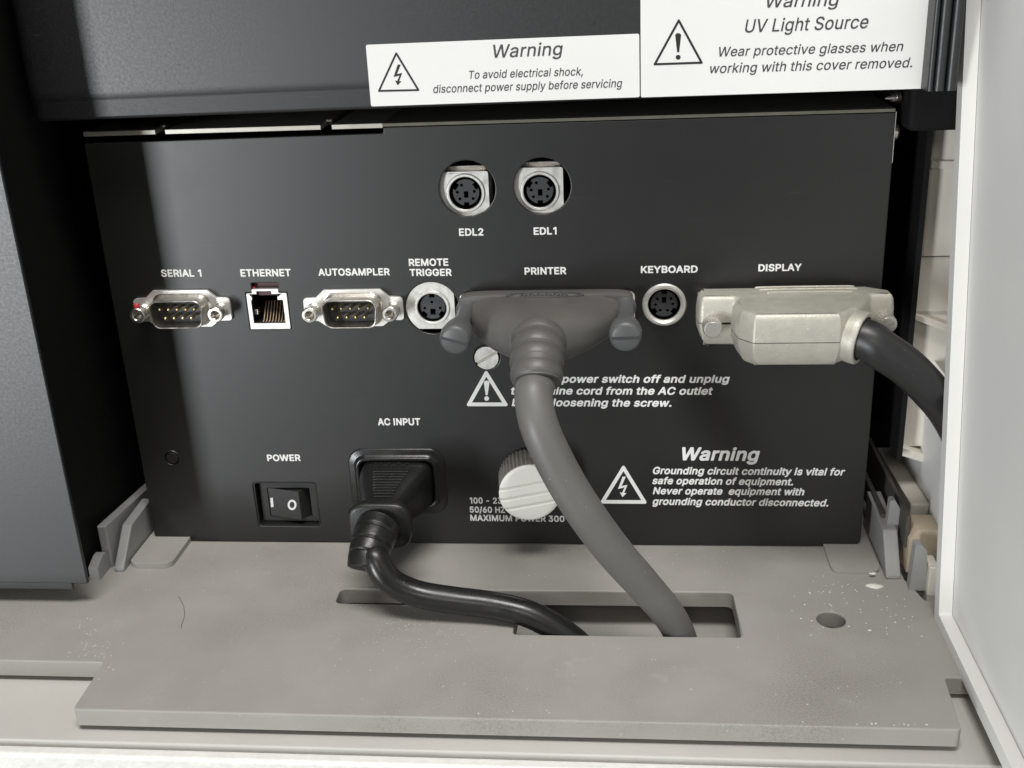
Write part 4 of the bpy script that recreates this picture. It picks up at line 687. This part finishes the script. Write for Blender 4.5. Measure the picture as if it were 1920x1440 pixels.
def round_socket(label, c, yf, rin, can, pins, keyhole, notches, ring=None, ledge=None, ins_r=4.0, insy=0.9):
    """c: centre of the round opening (x,z) at depth yf"""
    m_ = MB()
    if can: 
        m_.prism(can, [circle(c[0], c[1], rin + 1.0, 48)], yf, yf+9, 'XZ')
        m_.loft([ring3(circle(c[0], c[1], r_, 48), y_) for r_, y_ in ((rin+0.98, yf+0.2),(rin+0.92, yf-0.35),(rin+0.75, yf-0.55),(rin+0.2, yf-0.55),(rin, yf-0.4),(rin, yf+6))], False, False)
    else:
        m_.loft([ring3(circle(c[0], c[1], r_, 56), y_) for r_, y_ in ((ring, 0.6),(ring, -0.35),(ring-0.35, -0.8),(ring-1.0, -0.85),(ring-1.35, -0.5),(rin+0.1, -0.3),(rin, 0.1),(rin, 6))], False, False)
    if ledge: m_.box(*ledge)
    f = obj('round_socket', m_, TIN, panel, bevel=0.18 if can else 0); f['label'] = label
    m_ = MB(); m_.loft([ring3(circle(c[0], c[1], rin-0.02, 40), y_) for y_ in (yf+0.1 if can else 0.3, yf+5)], False, True)
    obj('recess', m_, DARK, f)
    hs = [circle(c[0]+a, c[1]+b, 0.46, 14) for a, b in pins]
    kx, kz, kw, kh = keyhole
    hs.append(rect(c[0]+kx-kw/2, c[1]+kz-kh/2, c[0]+kx+kw/2, c[1]+kz+kh/2))
    m_ = MB(); m_.prism(insul_poly(c, ins_r, notches), hs, yf+insy, yf+4.4, 'XZ')
    obj('insulator', m_, INSUL, f, bevel=0.06, seg=1)
    return f
K = 1/6.4*0.166                                   # zoomed pixels to mm
def edl(label, zc, hc, zx_right, z_top, z_bot, ox):
    yf = 2.0
    q = W(800 + zc[0]/6.4, 280 + zc[1]/6.4, yf); c = (q.x, q.z)
    xr = W(800 + zx_right/6.4, 350, yf).x; zt_ = W(870, 280 + z_top/6.4, yf).z
    zb = W(870, 280 + z_bot/6.4, yf).z
    can = rounded([(c[0]-9.4, zb-3), (xr, zb-3), (xr, zt_), (c[0]-9.4, zt_)], 0.6, 3)
    s = K
    pins = [((a-zc[0])*s, -(b-zc[1])*s) for a, b in ((420,440),(367,520),(392,598),(563,515),(547,598))] if ox == 0 else \
           [((a-zc[0])*s, -(b-zc[1])*s) for a, b in ((1318,412),(1258,493),(1280,572),(1455,488),(1438,570))]
    f = round_socket(label, c, yf, 4.85, can, pins, (0.03, -0.62, 1.35, 1.95), [(270, 0.8, 1.0), (148, 1.0, 1.0), (32, 1.0, 1.0)],
                 ledge=((c[0]-3.0, 1.42, hc.z-9.5), (c[0]+4.2, 1.95, zb-0.35)), ins_r=3.95)
    m_ = MB(); m_.box((c[0]-6.0, 5.0, zt_-1), (xr-0.8, 14, zt_+1.3)); obj('can_top', m_, NICKEL, f, bevel=0.3)
edl('socket above the letters EDL2', (467,525), c_edl2, 745, 267, 772, 0)
edl('socket above the letters EDL1', (1357,500), c_edl1, 1640, 240, 745, 1)
# remote trigger
q = W(560+1502/6, 480+578/6, 0.7); c = (q.x, q.z); s = 1/6*0.168
xr = W(560+1757/6, 580, 0.7).x; zb = W(810, 480+816/6, 0.7).z
can = rounded([(c_rem.x-9, zb), (xr, zb), (xr, c_rem.z+9), (c_rem.x-9, c_rem.z+9)], 0.6, 3)
# clip the can's face by the hole
cl = [(c_rem.x + 8.2*math.cos(2*math.pi*i/90), c_rem.z + 8.2*math.sin(2*math.pi*i/90)) for i in range(90)]
cl = [(min(a, xr), max(b, zb)) for a, b in cl]
cl2 = [cl[0]]
for p_ in cl[1:]:
    if (Vector(p_) - Vector(cl2[-1])).length > 0.05: cl2.append(p_)
round_socket('socket under the words REMOTE TRIGGER', c, 0.55, 4.55, cl2, [((a-1502)*s, -(b-575)*s) for a, b in ((1497,522),(1413,592),(1587,592))],
             (0.03, -1.7, 1.65, 2.0), [(90, 0.85, 1.0), (222, 0.95, 1.0), (318, 0.95, 1.0)], ins_r=3.95)
# keyboard
q = W(1180+392/6, 480+547/6, 0); c = (q.x, q.z)
round_socket('socket under the word KEYBOARD', c, 0.0, 4.85, None, [((a-390)*s, -(b-545)*s) for a, b in ((318,490),(300,555),(350,620),(428,620),(482,548),(462,488))],
             (0.0, 1.1, 1.3, 2.05), [(90, 0.85, 1.0), (218, 0.9, 1.0), (322, 0.9, 1.0)], ring=6.65, ins_r=4.0, insy=0.8)

# ---- slotted screw
mb = MB()
ang = math.radians(30); R_ = 3.75; hw = 0.42
u2 = (math.cos(ang), math.sin(ang)); v2 = (-math.sin(ang), math.cos(ang))
for sgn in (1, -1):
    pts = []
    t0 = math.asin(hw/R_)
    for i in range(25):
        t = t0 + (math.pi - 2*t0)*i/24
        a, b = R_*math.cos(t), sgn*R_*math.sin(t)
        pts.append((scr.x + a*u2[0] + b*v2[0], scr.z + a*u2[1] + b*v2[1]))
    mb.prism(pts, [], -0.7, 0.8, 'XZ')
sc_ = obj('slotted_screw', mb, TIN, panel, bevel=0.15)
mb = MB(); mb.lathe((scr.x, 0.35, scr.z), (0,1,0), [(0,3.7),(2,3.7)], 40); obj('slot_floor', mb, BARE, sc_)
mb = MB(); mb.lathe((scr.x, 0.9, scr.z), (0,1,0), [(0,4.3),(2,4.3)], 40); obj('screw_seat', mb, DARK, sc_)

# ---- white clamp knob
kf = Vector((131.3, -13, 25.7)); kr = Vector((129.6, 0.0, 26.0)); ax = (kf - kr).normalized(); kl = (kf - kr).length
mb = MB(); NT = 44
mb.lathe(kr, ax, [(0.3,7.5),(0.6,9.35),(kl-1.6,9.4),(kl-0.9,9.3)], NT*4, True, False, mod=lambda i, t: (1.0 + 0.022*(1 if (i % 4) < 2 else -1)) if 0.5 < t < kl-1.2 else 1.0)
kn = obj('clamp_knob', mb, KNOBS, panel, smooth=25)
# front disc with three straight ridges
uu = ax.orthogonal().normalized()
hx = Vector((1,0,0)) - ax*ax.x; hx.normalize(); hz = ax.cross(hx); 
if hz.z < 0: hz = -hz
tilt = math.radians(8); X_ = hx*math.cos(tilt) + hz*math.sin(tilt); Z_ = hz*math.cos(tilt) - hx*math.sin(tilt)
Rk = 9.75
def hgt(v):
    h = 0.0
    for g_ in (2.7, -0.9, -4.4):
        d = v - g_
        if 0 <= d < 0.9: h -= 0.75*(1 - d/0.9)
        elif -0.35 < d < 0: h -= 0.75*(1 + d/0.35)
    return h
rows = []
nr = 150
for i in range(nr+1):
    v = -Rk + 2*Rk*i/nr; v = max(-Rk+0.01, min(Rk-0.01, v)); hw_ = math.sqrt(Rk*Rk - v*v)
    row = []
    for j in range(13):
        xx = -hw_ + 2*hw_*j/12; rr_ = math.hypot(xx, v)
        e = max(0.0, (rr_ - (Rk-0.7))/0.7)
        row.append(kf + X_*xx + Z_*v + ax*(hgt(v)*min(1, (Rk - rr_)*1.2 + 0.15) - 0.55*e*e))
    rows.append(row)
mb = MB()
mb.add([p for r in rows for p in r], [(i*13+j, i*13+j+1, (i+1)*13+j+1, (i+1)*13+j) for i in range(nr) for j in range(12)])
mb.lathe(kf, ax, [(-0.55,Rk),(-1.0,Rk),(-1.3,9.2)], 64, False, False)
obj('knob_face', mb, KNOBW, kn, smooth=50)

# ---- power switch
sd = 2.4
mb = MB()
mb.prism(rrect(swx0+0.05, swz0+0.05, swx1-0.05, swz1-0.05, 1.1), [rrect(swx0+0.45, swz0+0.45, swx1-0.45, swz1-0.45, 0.9)], 0.25, sd+3, 'XZ')
ps = obj('power_switch', mb, GLOSSB, panel)
b0 = W(485.5, 906, sd); b1 = W(602.5, 976.5, sd)
bx0, bx1, bz1, bz0 = b0.x, b1.x-0.4, b0.z, b1.z
o0 = W(500, 914.5, sd); o1 = W(586.5, 969, sd)
hx0, hx1, hz1, hz0 = o0.x, o1.x, o0.z, o1.z
mb = MB(); mb.prism(rrect(bx0, bz0, bx1, bz1, 0.5), [rrect(hx0, hz0, hx1, hz1, 0.3)], sd, sd+4, 'XZ')
obj('bezel', mb, BEZEL, ps, bevel=0.25)
mb = MB(); mb.box((swx0-1, sd+4.2, swz0-1), (swx1+1, sd+5, swz1+1)); obj('recess', mb, DARK, ps)
rx = W(561, 945, sd-2.6).x
mb = MB(); n = 10; prof_ = []
for k in range(n+1):
    t = k/n; prof_.append((hx0+0.25 + (rx-hx0-0.25)*t, sd + 0.25 - 2.9*t**1.25))
prof_ += [(rx+0.3, sd-2.5), (hx1-0.4, sd+2.4), (hx1-0.4, sd+4), (hx0+0.25, sd+4)]
mb.prism(prof_, [], hz0+0.25, hz1-0.25, 'XY')
rk = obj('rocker', mb, BEZEL, ps, bevel=0.2, smooth=25)
mb = MB()
def on_rocker(px, py):
    x = W(px, py, sd-1).x
    for _ in range(4):
        t = max(0, min(1, (x - hx0 - 0.25)/(rx - hx0 - 0.25))); y = sd + 0.25 - 2.9*t**1.25
        x = W(px, py, y).x
    p = W(px, py, y); return Vector((p.x, p.y - 0.07, p.z))
def ring_px(cx, cy, rx_, ry_, n=28): return [(cx + rx_*math.cos(2*math.pi*i/n), cy + ry_*math.sin(2*math.pi*i/n)) for i in range(n)]
vs = [on_rocker(a, b) for a, b in ring_px(547.7, 946.5, 8.3, 9.8)] + [on_rocker(a, b) for a, b in ring_px(547.7, 946.5, 4.6, 6.0)]
mb.add(vs, [(i, (i+1) % 28, 28 + (i+1) % 28, 28 + i) for i in range(28)])
mb.add([on_rocker(506.8, 933.5), on_rocker(511.6, 933.0), on_rocker(513.2, 950.3), on_rocker(508.2, 950.8)], [(0,1,2,3)])
obj('switch_marking', mb, INK, ps)

# ---- power inlet
mb = MB()
mb.loft([ring3(rrect(ix0+d, iz0+d, ix1-d, iz1-d, max(0.6, 5.4-d*0.7), 8), y) for d, y in ((0,-0.05),(0.15,-0.45),(0.5,-0.6),(1.9,-0.6),(2.3,-0.8),(2.6,-1.7),(2.9,-2.0),(3.6,-2.0),(3.9,-1.7),(4.0,6)) ], False, False)
inl = obj('power_inlet', mb, GLOSSB, panel, smooth=50)
mb = MB(); mb.loft([ring3(rrect(ix0+3.9, iz0+3.9, ix1-3.9, iz1-3.9, 2.5, 8), y) for y in (5, 14)], False, True); mb.box((ix0, 13.5, iz0), (ix1, 14, iz1))
obj('recess', mb, DARK, inl)

# ================================================================== power cord
cord = thing('power_cord', 'black power cord plugged into the inlet, running down into the tray slot', 'power cord', (90, -40, 0.2))
pc = Vector((86.9, 0, 23.6))
def sec(c, w, h, e=4.0, n=48, ch=0.0):
    out = []
    for i in range(n):
        t = 2*math.pi*i/n; ct, st_ = math.cos(t), math.sin(t)
        x = (abs(ct)**(2/e))*math.copysign(1, ct)*w/2; z = (abs(st_)**(2/e))*math.copysign(1, st_)*h/2
        out.append(Vector((c[0]+x, c[1], c[2]+z)))
    return out
mb = MB()
mb.loft([sec((86.9,4,23.6), 23.0, 15.0, 6), sec((86.9,-5,23.6), 23.0, 15.2, 6), sec((86.9,-8,23.5), 22.4, 15.0, 5), sec((86.8,-13,23.3), 19.4, 14.2, 4.5),
         sec((86.7,-18,23.1), 16.2, 13.0, 4), sec((86.6,-22,23.0), 14.0, 12.0, 3.6), sec((86.6,-25,23.0), 13.2, 11.6, 3.2), sec((86.5,-26.2,22.9), 14.0, 12.0, 3.2)], True, False)
# grip ridges and moulded marks on the plug's upper face
pl = obj('plug', mb, PLUGB, cord, smooth=50)
mb = MB()
def plug_top(y):
    T = [(-5,31.2),(-8,31.0),(-13,30.4),(-18,29.6),(-22,29.0),(-26,28.85)]
    for (ya, za), (yb, zb) in zip(T, T[1:]):
        if y >= yb: return za + (zb-za)*(y-ya)/(yb-ya)
    return T[-1][1]
for i in range(10):
    y = -8.4 - 1.5*i; w = 11.6 - 0.62*i; z = plug_top(y)
    mb.box((86.4 - w*0.5, y-0.42, z-0.9), (86.4 + w*0.5, y+0.42, z+0.32))
obj('grip_ridges', mb, PLUGB, pl, bevel=0.2)
mb = MB()
for r_ in range(2):
    for i in range(9):
        if random.random() < 0.15: continue
        x = 80.5 + i*1.4 + random.uniform(-.2,.2); y = -3.0 - r_*2.2
        mb.box((x, y-0.65, 30.2), (x+0.28, y+0.55, plug_top(y)+0.2)); mb.box((x+0.3, y+random.choice((-.6,0.2)), 30.2), (x+0.9, y+random.choice((0.3,0.6)), plug_top(y)+0.18))
obj('moulded_marks', mb, PLUGB, pl)
mb = MB()
mb.loft([sec((86.5,-25.8,22.9), 16.0, 12.5, 3.5), sec((86.5,-26.4,22.9), 18.6, 14.6, 4), sec((86.4,-27.0,22.8), 19.3, 15.2, 4), sec((86.3,-29.0,22.7), 19.3, 15.2, 4), sec((86.3,-29.7,22.6), 18.6, 14.5, 4), sec((86.2,-30.0,22.5), 16.6, 12.8, 4)])
obj('plug_collar', mb, PLUGB, cord, smooth=50)
# strain relief: a boot that bends down, with split grooves
bp = [Vector((86.1,-29.5,22.4)), Vector((85.5,-33.0,21.3)), Vector((84.9,-36.5,19.6)), Vector((84.4,-39.6,17.4)), Vector((84.2,-41.6,15.2))]
mb = MB(); pts = []; rr_ = []
def cat(P, t):
    i = min(int(t), len(P)-2); f = t - i
    p0 = P[max(i-1,0)]; p1 = P[i]; p2 = P[i+1]; p3 = P[min(i+2,len(P)-1)]
    return 0.5*((2*p1)+(p2-p0)*f+(2*p0-5*p1+4*p2-p3)*f*f+(3*p1-p0-3*p2+p3)*f**3)
nb = 64
for i in range(nb+1):
    t = i/nb; p = cat(bp, t*(len(bp)-1)); r = 6.9 - 1.3*t
    ph = (t*4.4) % 1
    if 0.1 < t < 0.86 and ph < 0.14: r -= 0.45
    if t > 0.97: r -= 0.5
    pts.append(p); rr_.append(r)
mb.tube(pts, rr_, 36, 1)
obj('strain_relief', mb, PLUGB, cord, smooth=60)
mb = MB()
path = [bp[-2] + Vector((0.6,0,0.4)), W(703,1046,-41.5), W(714,1068,-43.2), W(738,1094,-44.0), W(785,1114,-44.3), W(850,1125,-44.4),
        W(920,1134,-45.0), W(985,1149,-46.4), W(1040,1176,-47.4), W(1082,1206,-47.6), W(1110,1240,-47.0), W(1130,1290,-46)]
mb.tube(path, 4.0, 28, 8)
obj('cable', mb, RUBBER, cord, smooth=60)

# ================================================================== printer cable
prn = thing('printer_cable', 'thick grey printer cable with wide moulded plug, dropping into the slot', 'cable', (150, -50, 0.2))
mb = MB()
mb.loft([sec((137.6,-0.9,82.8), 52.4, 10.6, 10), sec((137.6,-1.1,82.8), 53.2, 11.0, 10), sec((137.6,-1.9,82.8), 53.2, 11.0, 10), sec((137.6,-2.1,82.8), 52.6, 10.6, 10)])
obj('connector_flange', mb, NICKEL, prn, smooth=40)
mb = MB()
def hs(c, w, h, e): return sec(c, w, h, e, 72)
mb.loft([hs((137.6,-2.15,83.0), 51.4, 11.6, 9), hs((137.6,-3.2,83.0), 52.0, 12.2, 9), hs((137.6,-7.4,83.0), 52.0, 12.6, 9), hs((137.6,-8.2,83.0), 51.2, 12.2, 8), hs((137.6,-8.4,83.0), 48, 11.6, 6)])
obj('hood_base', mb, GREYH, prn, smooth=40)
mb = MB()
mb.loft([hs((137.6,-8.3,82.8), 46.5, 12.2, 3.6), hs((137.6,-10.0,82.7), 46.0, 13.0, 3.2), hs((137.5,-13,82.5), 44.6, 13.8, 2.8), hs((137.4,-16.5,82.3), 42.0, 14.4, 2.5),
         hs((137.3,-20,82.0), 38.2, 14.8, 2.3), hs((137.2,-23,81.7), 33.4, 14.8, 2.2), hs((137.1,-25.6,81.4), 27.6, 14.6, 2.1), hs((137.0,-27.6,81.2), 22.0, 14.3, 2.0), hs((137.0,-29.2,81.0), 17.4, 14.0, 2.0), hs((137.0,-30.2,80.9), 15.4, 13.6, 2.0)], True, True)
obj('connector_hood', mb, GREYH, prn, smooth=60)
# oval emblem field on top of the hood
mb = MB(); 
ov = [(137.6 + 11.5*math.cos(2*math.pi*i/40), -9.2 + 2.8*math.sin(2*math.pi*i/40)) for i in range(40)]
ov2 = [(137.6 + 10.7*math.cos(2*math.pi*i/40), -9.2 + 2.2*math.sin(2*math.pi*i/40)) for i in range(40)]
mb.prism(ov, [ov2], 88.6, 89.55, 'XY')
random.seed(3)
for i in range(12):
    x = 130.4 + i*1.2; mb.box((x, -9.9, 88.6), (x+0.3, -8.3, 89.5)); mb.box((x+0.3, -8.3 - 0.9*(i % 2), 88.6), (x+0.85, -8.0 - 0.9*(i % 2), 89.5))
obj('emblem_field', mb, GREYH, prn, smooth=40)
sp = [Vector((137.0,-28.0,81.4)), Vector((136.9,-32.6,80.6)), Vector((136.9,-36.8,79.2)), Vector((137.0,-40.4,77.2)), Vector((137.1,-43.2,74.6))]
pts = []; rr_ = []; nb = 80
for i in range(nb+1):
    t = i/nb; p = cat(sp, t*(len(sp)-1)); r = 7.5 - 0.9*t
    ph = (t*4.0) % 1
    r += 0.55*math.sin(min(1, ph/0.75)*math.pi)**0.6 if ph < 0.75 else 0.0
    if t > 0.985: r -= 0.6
    pts.append(p); rr_.append(r)
mb = MB(); mb.tube(pts, rr_, 40, 1)
obj('strain_relief', mb, GREYH, prn, smooth=60)
mb = MB()
cp = [sp[-2], sp[-1], W(1000,742,-48.0), W(1012,802,-52.5), W(1048,880,-54.0), W(1093,955,-54.0), W(1148,1030,-52.5), W(1205,1095,-50.0), W(1252,1150,-47.5), W(1278,1200,-46.0), W(1290,1260,-45.5)]
rc = [5.1,5.1,5.15,5.25,5.3,5.3,5.2,5.0,4.75,4.6,4.6]
mb.tube(cp, rc, 32, 8)
obj('cable', mb, GREYC, prn, smooth=60)
def thumbscrew(p0, p1, roll):
    ax_ = (p1 - p0); L_ = ax_.length; ax_.normalize()
    m_ = MB()
    pr = [(0,3.3),(1.0,3.35),(1.8,2.9),(2.6,2.55),(L_*0.42,2.5),(L_*0.52,2.9),(L_*0.62,3.7),(L_*0.74,4.35),(L_*0.86,4.6),(L_*0.95,4.45),(L_*0.985,4.1),(L_,3.4)]
    def md(i, t): 
        return 1 - 0.07*(0.5+0.5*math.cos(i/48*2*math.pi*8))*max(0, min(1, (L_*0.8-t)/4))*(1 if t > L_*0.45 else 0)
    m_.lathe(p0, ax_, pr, 48, True, True, mod=md)
    o = obj('thumbscrew', m_, GREYS, prn, smooth=50)
    u_ = Vector((1,0,0)) - ax_*ax_.x; u_.normalize(); w_ = ax_.cross(u_)
    d = u_*math.cos(roll) + w_*math.sin(roll); e_ = ax_.cross(d)
    c_ = p1 - ax_*0.6
    m_ = MB(); vs = []
    for sx_ in (-1,1):
        for sy2 in (-1,1):
            for sz in (-1,1): vs.append(c_ + d*3.9*sx_ + e_*0.42*sy2 + ax_*0.68*sz)
    m_.add(vs, [(0,1,3,2),(4,6,7,5),(0,4,5,1),(2,3,7,6),(0,2,6,4),(1,5,7,3)])
    obj('screw_slot', m_, INSUL, o)
thumbscrew(Vector((114.0,-7.0,84.6)), W(852,640,-31.0), -0.28)
thumbscrew(Vector((161.2,-7.0,84.9)), W(1173,634,-31.0), 0.02)

# ================================================================== display cable
dsp = thing('display_cable', 'dark display cable in a satin silver metal connector hood at right', 'cable', (210, -20, 74))
hx_0, hx_1 = 182.6, 240.0
ZT, ZB = 88.9, 73.6
mb = MB(); mb.prism(rounded([(hx_0+0.2,-0.5),(hx_0+0.2,-2.0),(hx_1-5.5,-2.0),(hx_1-5.5,-0.5)], 0.2), [], ZB+2.5, ZT-1.6, 'XY')
obj('connector_flange', mb, NICKEL, dsp)
# upper and lower half shells share one outline seen from above
body = [(183.2,-2.1),(231.4,-2.1),(237.6,-6.6),(237.8,-12.0),(231.0,-12.0),(229.4,-15.4),(225.6,-24.0),(219.4,-30.2),(196.2,-30.2),(192.4,-25.6),(191.2,-17),(193.2,-12.6),(182.6,-12.6),(182.0,-6)]
body = rounded(body, [1.0,1.0,2,1.2,0.8,1.5,1.5,1.2,1.2,2,1.2,0.8,1.5,2], 4)
mid = 81.0
def half(z0, z1, zc, name):
    """tapered half shell: full outline at the seam, drawn in a little at the outer face"""
    cx_, cy_ = 211, -14
    m_ = MB(); rings = []
    for z, k in ((z0, 0.0), (z0 + (z1-z0)*0.45, 0.0), (z1 - math.copysign(1.5, z1-z0), 0.35), (z1 - math.copysign(0.6, z1-z0), 0.75), (z1 - math.copysign(0.15, z1-z0), 1.2), (z1, 1.9)) if z1 > z0 else ((z0, 0.0), (z0 + (z1-z0)*0.3, 0.15), (z1 + 2.0, 1.2), (z1 + 0.7, 1.9), (z1 + 0.15, 2.5), (z1, 3.2)):
        ring = []
        n = len(body)
        for i, (a, b) in enumerate(body):
            p = Vector((a, b)); t = (Vector(body[(i+1) % n]) - Vector(body[i-1])).normalized(); nrm = Vector((-t.y, t.x))
            ar = sum(body[j][0]*body[(j+1)%n][1] - body[(j+1)%n][0]*body[j][1] for j in range(n))
            if ar < 0: nrm = -nrm
            q = p + nrm*k; ring.append(Vector((q.x, q.y, z)))
        rings.append(ring)
    if True:
        n = len(body); vs = [p for r in rings for p in r]; fs = []
        for j in range(len(rings)-1):
            for i in range(n): fs.append((j*n+i, j*n+(i+1)%n, (j+1)*n+(i+1)%n, (j+1)*n+i))
        for r_i in (0, len(rings)-1):
            tri = tessellate_polygon([[Vector((p.x, p.y, 0)) for p in rings[r_i]]])
            fs += [tuple(r_i*n + k_ for k_ in t_) for t_ in tri]
        m_.add(vs, fs)
    return obj(name, m_, DIECAST, dsp, smooth=42)
up = half(mid+0.12, ZT, 0, 'hood_shell'); up['label'] = 'upper half of the silver hood with ridged top'
half(mid-0.12, ZB, 0, 'hood_shell')
mb = MB(); mb.prism([(a*0.985 + 211*0.015, b*0.97 - 0.4) for a, b in body], [], mid-0.3, mid+0.3, 'XY')
obj('seam', mb, DARK, dsp)
mb = MB()
for i, y in enumerate((-3.6, -6.0, -8.8)):
    xa, xb = (200.5 + i*0.9, 226.5 + i*0.6) if i < 2 else (202.5, 225.5)
    pts = [(xa, y, ZT-0.15), (xa+1, y, ZT+0.12), (xb-1, y, ZT+0.12), (xb, y, ZT-0.15)]
    if i == 2: pts = [(xa, y-0.5, ZT-0.2), (xa+1.5, y, ZT+0.1), (xb-1.5, y, ZT+0.1), (xb+1, y-1.2, ZT+0.06), (xb+2.4, y-3.6, ZT-0.1)]
    mb.tube(pts, 0.34, 10, 5)
obj('hood_ridges', mb, DIECAST, up)
# cable clamp: the round sleeve at the hood's right shoulder
ca = Vector((219.5,-21.0,80.4)); cb = W(1604, 642, -25.5)
cdir = Vector((0.86, -0.50, -0.12)).normalized()
c0 = Vector((224.4, -24.0, 80.6))
mb = MB(); mb.lathe(c0 - cdir*6, cdir, [(0,7.0),(4.5,7.3),(6.6,7.5),(8.0,7.5),(8.5,7.2),(8.5,6.3),(6.5,6.1),(3,6.1)], 44, True, False)
obj('cable_clamp', mb, DIECAST, dsp, smooth=50)
mb = MB(); e0_ = c0 + cdir*1.0
cp = [c0 - cdir*1.0, c0 + cdir*4, W(1652,655,-27), W(1700,688,-25.5), W(1742,730,-21.5), W(1778,775,-16), W(1810,840,-9), W(1835,920,-4)]
mb.tube(cp, [5.7,5.7,5.6,5.5,5.4,5.4,5.4,5.4], 32, 8)
obj('cable', mb, CABLEG, dsp, smooth=60)
def hoodscrew(p0, axis, L_):
    m_ = MB(); ax_ = Vector(axis).normalized()
    m_.lathe(p0, ax_, [(0,2.6),(0.4,2.75),(L_-1.0,2.75),(L_-0.4,2.5),(L_-0.35,2.2),(L_,2.1)], 96, True, True, mod=lambda i, t: 1 + (0.03*(1 if (i % 4) < 2 else -1) if 0.3 < t < L_-0.9 else 0))
    o = obj('thumbscrew', m_, SILVER, dsp, smooth=30)
    tip = Vector(p0) + ax_*L_; m_ = MB(); ang = 0.42
    u_ = Vector((math.cos(ang),0,math.sin(ang))); u_ = (u_ - ax_*u_.dot(ax_)).normalized(); e_ = ax_.cross(u_)
    vs = [tip - ax_*0.2 + u_*1.95*a + e_*0.28*b + ax_*0.24*c_ for a in (-1,1) for b in (-1,1) for c_ in (-1,1)]
    m_.add(vs, [(0,1,3,2),(4,6,7,5),(0,4,5,1),(2,3,7,6),(0,2,6,4),(1,5,7,3)])
    obj('screw_slot', m_, BARE, o)
hoodscrew(W(1334, 606, -12.0), (0.0,-1,0.0), 6.0)
hoodscrew(W(1656, 598, -11.5), (0.0,-1,0.0), 6.0)

# ================================================================== loose bits on the tray
def flake(name, px, py, s, label, z=0.02, seed=0):
    rnd = random.Random(seed); p = D(px, py, 0.0); m_ = MB(); n = 9
    lo = [(p.x + s*1.35*(0.6+0.5*rnd.random())*math.cos(2*math.pi*i/n), p.y + s*0.8*(0.6+0.5*rnd.random())*math.sin(2*math.pi*i/n)) for i in range(n)]
    m_.add([(a, b, z + 0.05) for a, b in lo] + [(a*0.8+p.x*0.2, b*0.8+p.y*0.2, z+s*(0.16+0.14*rnd.random())) for a, b in lo] + [(p.x, p.y, z+s*0.32)],
           [(i, (i+1) % n, n+(i+1) % n, n+i) for i in range(n)] + [(n+i, n+(i+1) % n, 2*n) for i in range(n)])
    o = obj(name, m_, CHIP, None, base=(p.x, p.y, 0), smooth=None)
    return tag(o, label, 'paint chip', 'paint chips on the tray')
flake('paint_chip', 1638, 1099, 2.1, 'largest white paint chip lying on the tray below the right fin', seed=2)
flake('paint_chip', 1636, 1082, 0.9, 'small white paint chip just behind the largest chip', z=1.2, seed=5)
flake('paint_chip', 1631, 1182, 0.55, 'tiny white paint chip right of the round tray hole', seed=8)
rnd = random.Random(11); mb = MB()
def crumb(x, y, s, z=0.02):
    a = rnd.random()*6.28; n = 5
    mb.add([(x + s*(0.6+0.6*rnd.random())*math.cos(a+2*math.pi*i/n), y + s*(0.6+0.6*rnd.random())*math.sin(a+2*math.pi*i/n), z) for i in range(n)] + [(x, y, z+s*0.6)],
           [(i, (i+1) % n, n) for i in range(n)])
def inslot(x, y): return (70 < x < 196 and -38.5 < y < -26) or (126 < x < 196 and -53.5 < y < -26) or math.hypot(x-220.1, y+41.7) < 5
zones = [(1560,1120,70,60,60,0.26), (1700,1150,50,50,40,0.24), (800,1180,160,50,190,0.13), (760,1160,60,25,80,0.15), (170,1215,40,40,80,0.18), (500,1080,350,60,60,0.13), (1150,1060,200,40,70,0.14), (1100,1050,320,22,60,0.12),
         (960,1250,700,70,40,0.15), (1000,1100,450,60,26,0.13), (1500,1280,200,60,14,0.2), (700,1335,500,3,14,0.25), (1640,1358,80,3,14,0.3)]
for cx, cy, sx_, sy2, n, s in zones:
    for _ in range(n):
        px, py = cx + rnd.gauss(0, 0.6)*sx_, cy + rnd.gauss(0, 0.6)*sy2
        p = D(px, py, 0)
        if p.y > -3 or p.y < -88.5 or inslot(p.x, p.y) or p.x > 244 or p.x < -25 or (p.x < 13.5 and p.y < -67): continue
        if (p.y > -19 and (p.x > 224 or p.x < 13)): continue
        crumb(p.x, p.y, s*(0.4 + 0.9*rnd.random()))
tag(obj('dust', mb, CHIP, smooth=None, merge=False), 'pale dust specks scattered over the grey tray', 'dust', kind='stuff')
mb = MB(); hp = [D(335,1118,0.15), D(340,1127,0.3), D(344.5,1138,0.3), D(346,1149,0.3), D(344.5,1160,0.3), D(341,1169,0.3), D(339.5,1178,0.15)]
mb.tube(hp, 0.05, 6, 10)
hb = obj('hair_strand', mb, HAIR, None, base=tuple(hp[2])); tag(hb, 'thin curved dark hair lying on the left part of the tray', 'hair')
